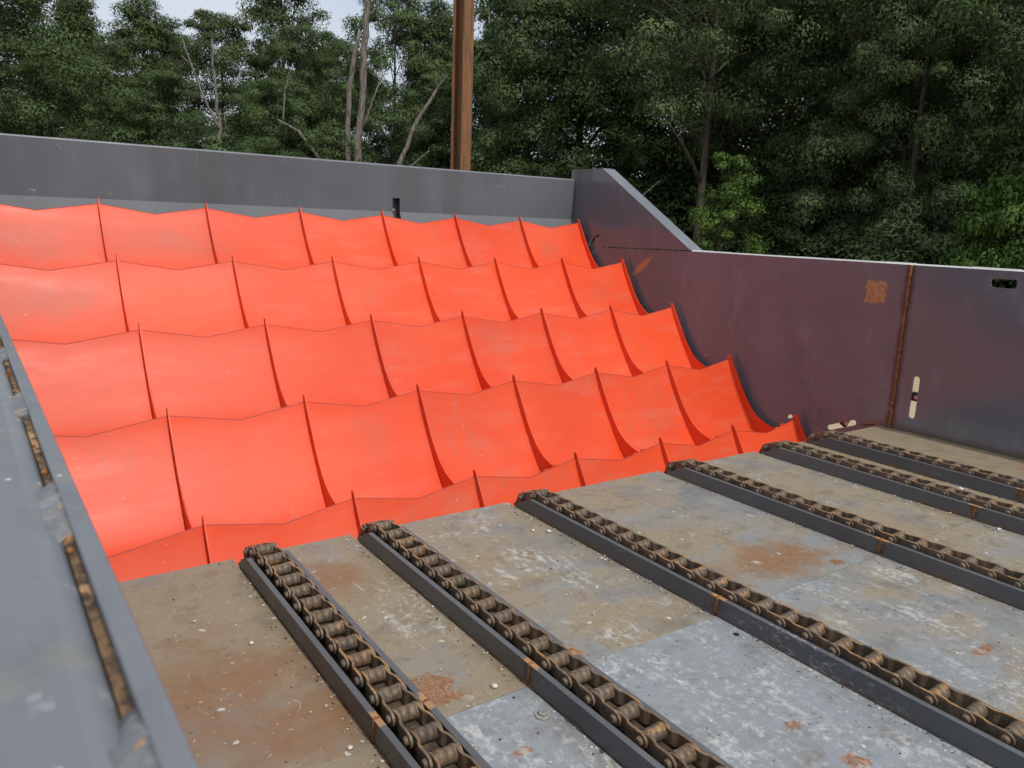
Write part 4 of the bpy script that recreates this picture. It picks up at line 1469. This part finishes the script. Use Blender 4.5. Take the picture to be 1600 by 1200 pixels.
BUSHES = [
    ('vine', "bright green vine-covered sapling right of the slim bare trunk", 20.4, 12.7, 6.0, 0, 1.0, None),
    ('bush', "bright green bush above the hand slot at the right edge", 22.4, 5.1, 4.9, 100, 0.62, 'leaf_vine'),
    ('bush', "light green scrub at the foot of the big dead trunk", 13.0, 27.2, 5.1, 20, 1.2, 'leaf_mid'),
    ('bush', "low green scrub left of the rusty beam", 15.6, 26.4, 4.5, 90, 1.2, 'leaf_mid'),
    ('bush', "dark scrub under the far left trees", 1.8, 31.0, 5.1, 200, 1.6, None),
    ('bush', "dark scrub under the narrow trees on the left", 5.6, 32.4, 4.9, 30, 1.6, None),
    ('bush', "dark scrub left of the vine-draped snag", 8.2, 31.4, 4.5, 75, 1.4, None),
    ('bush', "dark scrub right of the vine-draped snag", 10.4, 30.6, 4.5, 160, 1.4, None),
    ('bush', "dark scrub right behind the rusty beam", 18.6, 26.0, 4.7, 250, 1.5, None),
    ('bush', "green shrub under the bright tree right of the beam", 18.8, 20.7, 4.6, 300, 1.1, 'leaf_mid'),
    ('bush', "shrub behind the upper corner of the gusset", 21.2, 18.2, 4.1, 45, 1.0, None),
    ('bush', "shrub beyond the lower end of the sloping flange", 22.5, 13.5, 3.7, 120, 1.2, None),
    ('bush', "dark shrub behind the middle of the right wall", 23.8, 11.2, 3.7, 220, 1.3, 'leaf_blue'),
    ('bush', "dark shrub behind the weld on the right wall", 23.0, 7.9, 3.8, 10, 1.2, 'leaf_blue'),
    ('bush', "shrub at the right edge beside the bright bush", 23.6, 3.3, 4.6, 140, 1.3, 'leaf_blue'),
    ('bush', "dark shrub deep under the trees above the gusset", 26.4, 19.9, 5.3, 80, 1.5, None),
    ('bush', "dark shrub deep under the trees right of the slim trunk", 27.4, 15.1, 5.1, 190, 1.5, None),
    ('bush', "dark shrub deep under the trees near the right edge", 28.9, 7.4, 5.1, 280, 1.5, None),
]
for k, lab, x, y, H, rot, wd, lf in BUSHES:
    plant(k, "shrub", "shrub", lab, x, y, H, rot, wd, lf, GB)

# dead snags
def dead_tree(label, x, y, limbs, vines=None, vseed=1):
    root = tag(empty("dead_tree", (x, y, GROUND_Z)), label, "dead tree")
    bm = bmesh.new()
    for path, r0, r1 in limbs:
        rg = random.Random(len(path) + int(r0 * 1000))
        fine, rad = [], []
        P_ = [Vector(p) for p in path]
        m = (len(P_) - 1) * 5
        for k in range(m + 1):
            t = k / 5
            i = min(int(t), len(P_) - 2)
            p = P_[i].lerp(P_[i + 1], t - i)
            fine.append(p + Vector((rg.uniform(-.06, .06), rg.uniform(-.06, .06), 0)) * (r0 * 3))
            rad.append((r0 + (r1 - r0) * k / m) * rg.uniform(0.88, 1.12))
        tube(bm, fine, [q * 0.7 for q in rad], 8)
    link("trunk", bm_mesh("trunk", bm, True), M['deadwood'], root)
    if vines:
        cs, rs = [], []
        rg = random.Random(vseed)
        for (px, py, pz, rr, n) in vines:
            for _ in range(n):
                cs.append((px + rg.gauss(0, rr), py + rg.gauss(0, rr), pz + rg.gauss(0, rr * 1.3)))
                rs.append(rg.uniform(0.2, 0.42))
        me = leaf_mesh("vine_leaves", np.array(cs), np.array(rs), 130, 0.12, vseed)
        link("vine_leaves", me, M['leaf_mid'], root)

# the big forked trunk left of the beam (camera-right is roughly (0.82,-0.57))
def L(u, w, z):        # u metres to the right across the view, w deeper
    return (0.86 * u + 0.5 * w, -0.5 * u + 0.86 * w, z)
dead_tree("big forked dead trunk with bare limbs left of the rusty beam", 13.2, 25.9, [
    ([L(0, 0, 0), L(0.05, 0, 3.5), L(0.0, 0, 6.5), L(0.25, 0, 9.0), L(0.35, 0, 11.5), L(0.2, 0, 14.0)], 0.30, 0.13),
    ([L(-.12, .1, 3.6), L(-0.45, .1, 6.0), L(-0.35, 0, 8.5), L(0.1, 0, 10.6)], 0.19, 0.12),
    ([L(0.2, 0, 7.0), L(0.7, -.2, 8.2), L(1.0, -.2, 9.0)], 0.10, 0.03),
    ([L(0.6, 0, 2.8), L(1.4, .1, 5.0), L(2.3, .2, 7.2), L(3.2, .3, 8.7), L(4.1, .4, 9.8), L(4.6, .4, 11.0)], 0.17, 0.05),
    ([L(1.5, .1, 5.2), L(2.2, 0, 5.6), L(2.9, -.1, 6.2)], 0.09, 0.03),
    ([L(-.2, 0, 3.8), L(-1.3, -.2, 5.4), L(-2.3, -.3, 6.7), L(-3.1, -.3, 7.1)], 0.13, 0.05),
    ([L(-2.9, -.3, 7.0), L(-2.8, -.3, 8.2), L(-2.6, -.3, 8.9)], 0.05, 0.02)],
    [(*L(-1.8, -.4, 6.3), 0.7, 16), (*L(-0.4, -.4, 4.2), 0.9, 26), (*L(1.6, -.3, 4.0), 0.9, 22), (*L(3.6, .2, 9.4), 0.5, 8)], 5)
dead_tree("slim dead snag draped in vines on the left, with a bare side limb", 8.9, 30.0, [
    ([L(0.3, 0, 0), L(0.2, 0, 3.0), L(0.0, 0, 6.0), L(-.1, 0, 8.0), L(-.25, 0, 10.3)], 0.24, 0.04),
    ([L(-.05, 0, 6.8), L(-.7, -.1, 8.3), L(-1.3, -.2, 10.2)], 0.09, 0.03),
    ([L(-1.0, -.1, 9.2), L(-1.4, -.1, 9.6)], 0.04, 0.02)],
    [(*L(0.15, -.3, 4.0), 0.4, 22), (*L(0.0, -.3, 6.0), 0.28, 14), (*L(0.3, -.3, 2.6), 0.5, 16)], 9)
dead_tree("thin crooked bare branch hanging beside the slim trunk above the gusset", 20.0, 17.1, [
    ([L(0.9, 0, 0), L(0.5, 0, 2.6), L(0.1, 0, 3.8), L(0.5, 0, 4.6), L(1.2, .1, 5.2)], 0.05, 0.02),
    ([L(0.1, 0, 3.8), L(-.3, 0, 4.2), L(-.7, 0, 4.9)], 0.03, 0.012)])
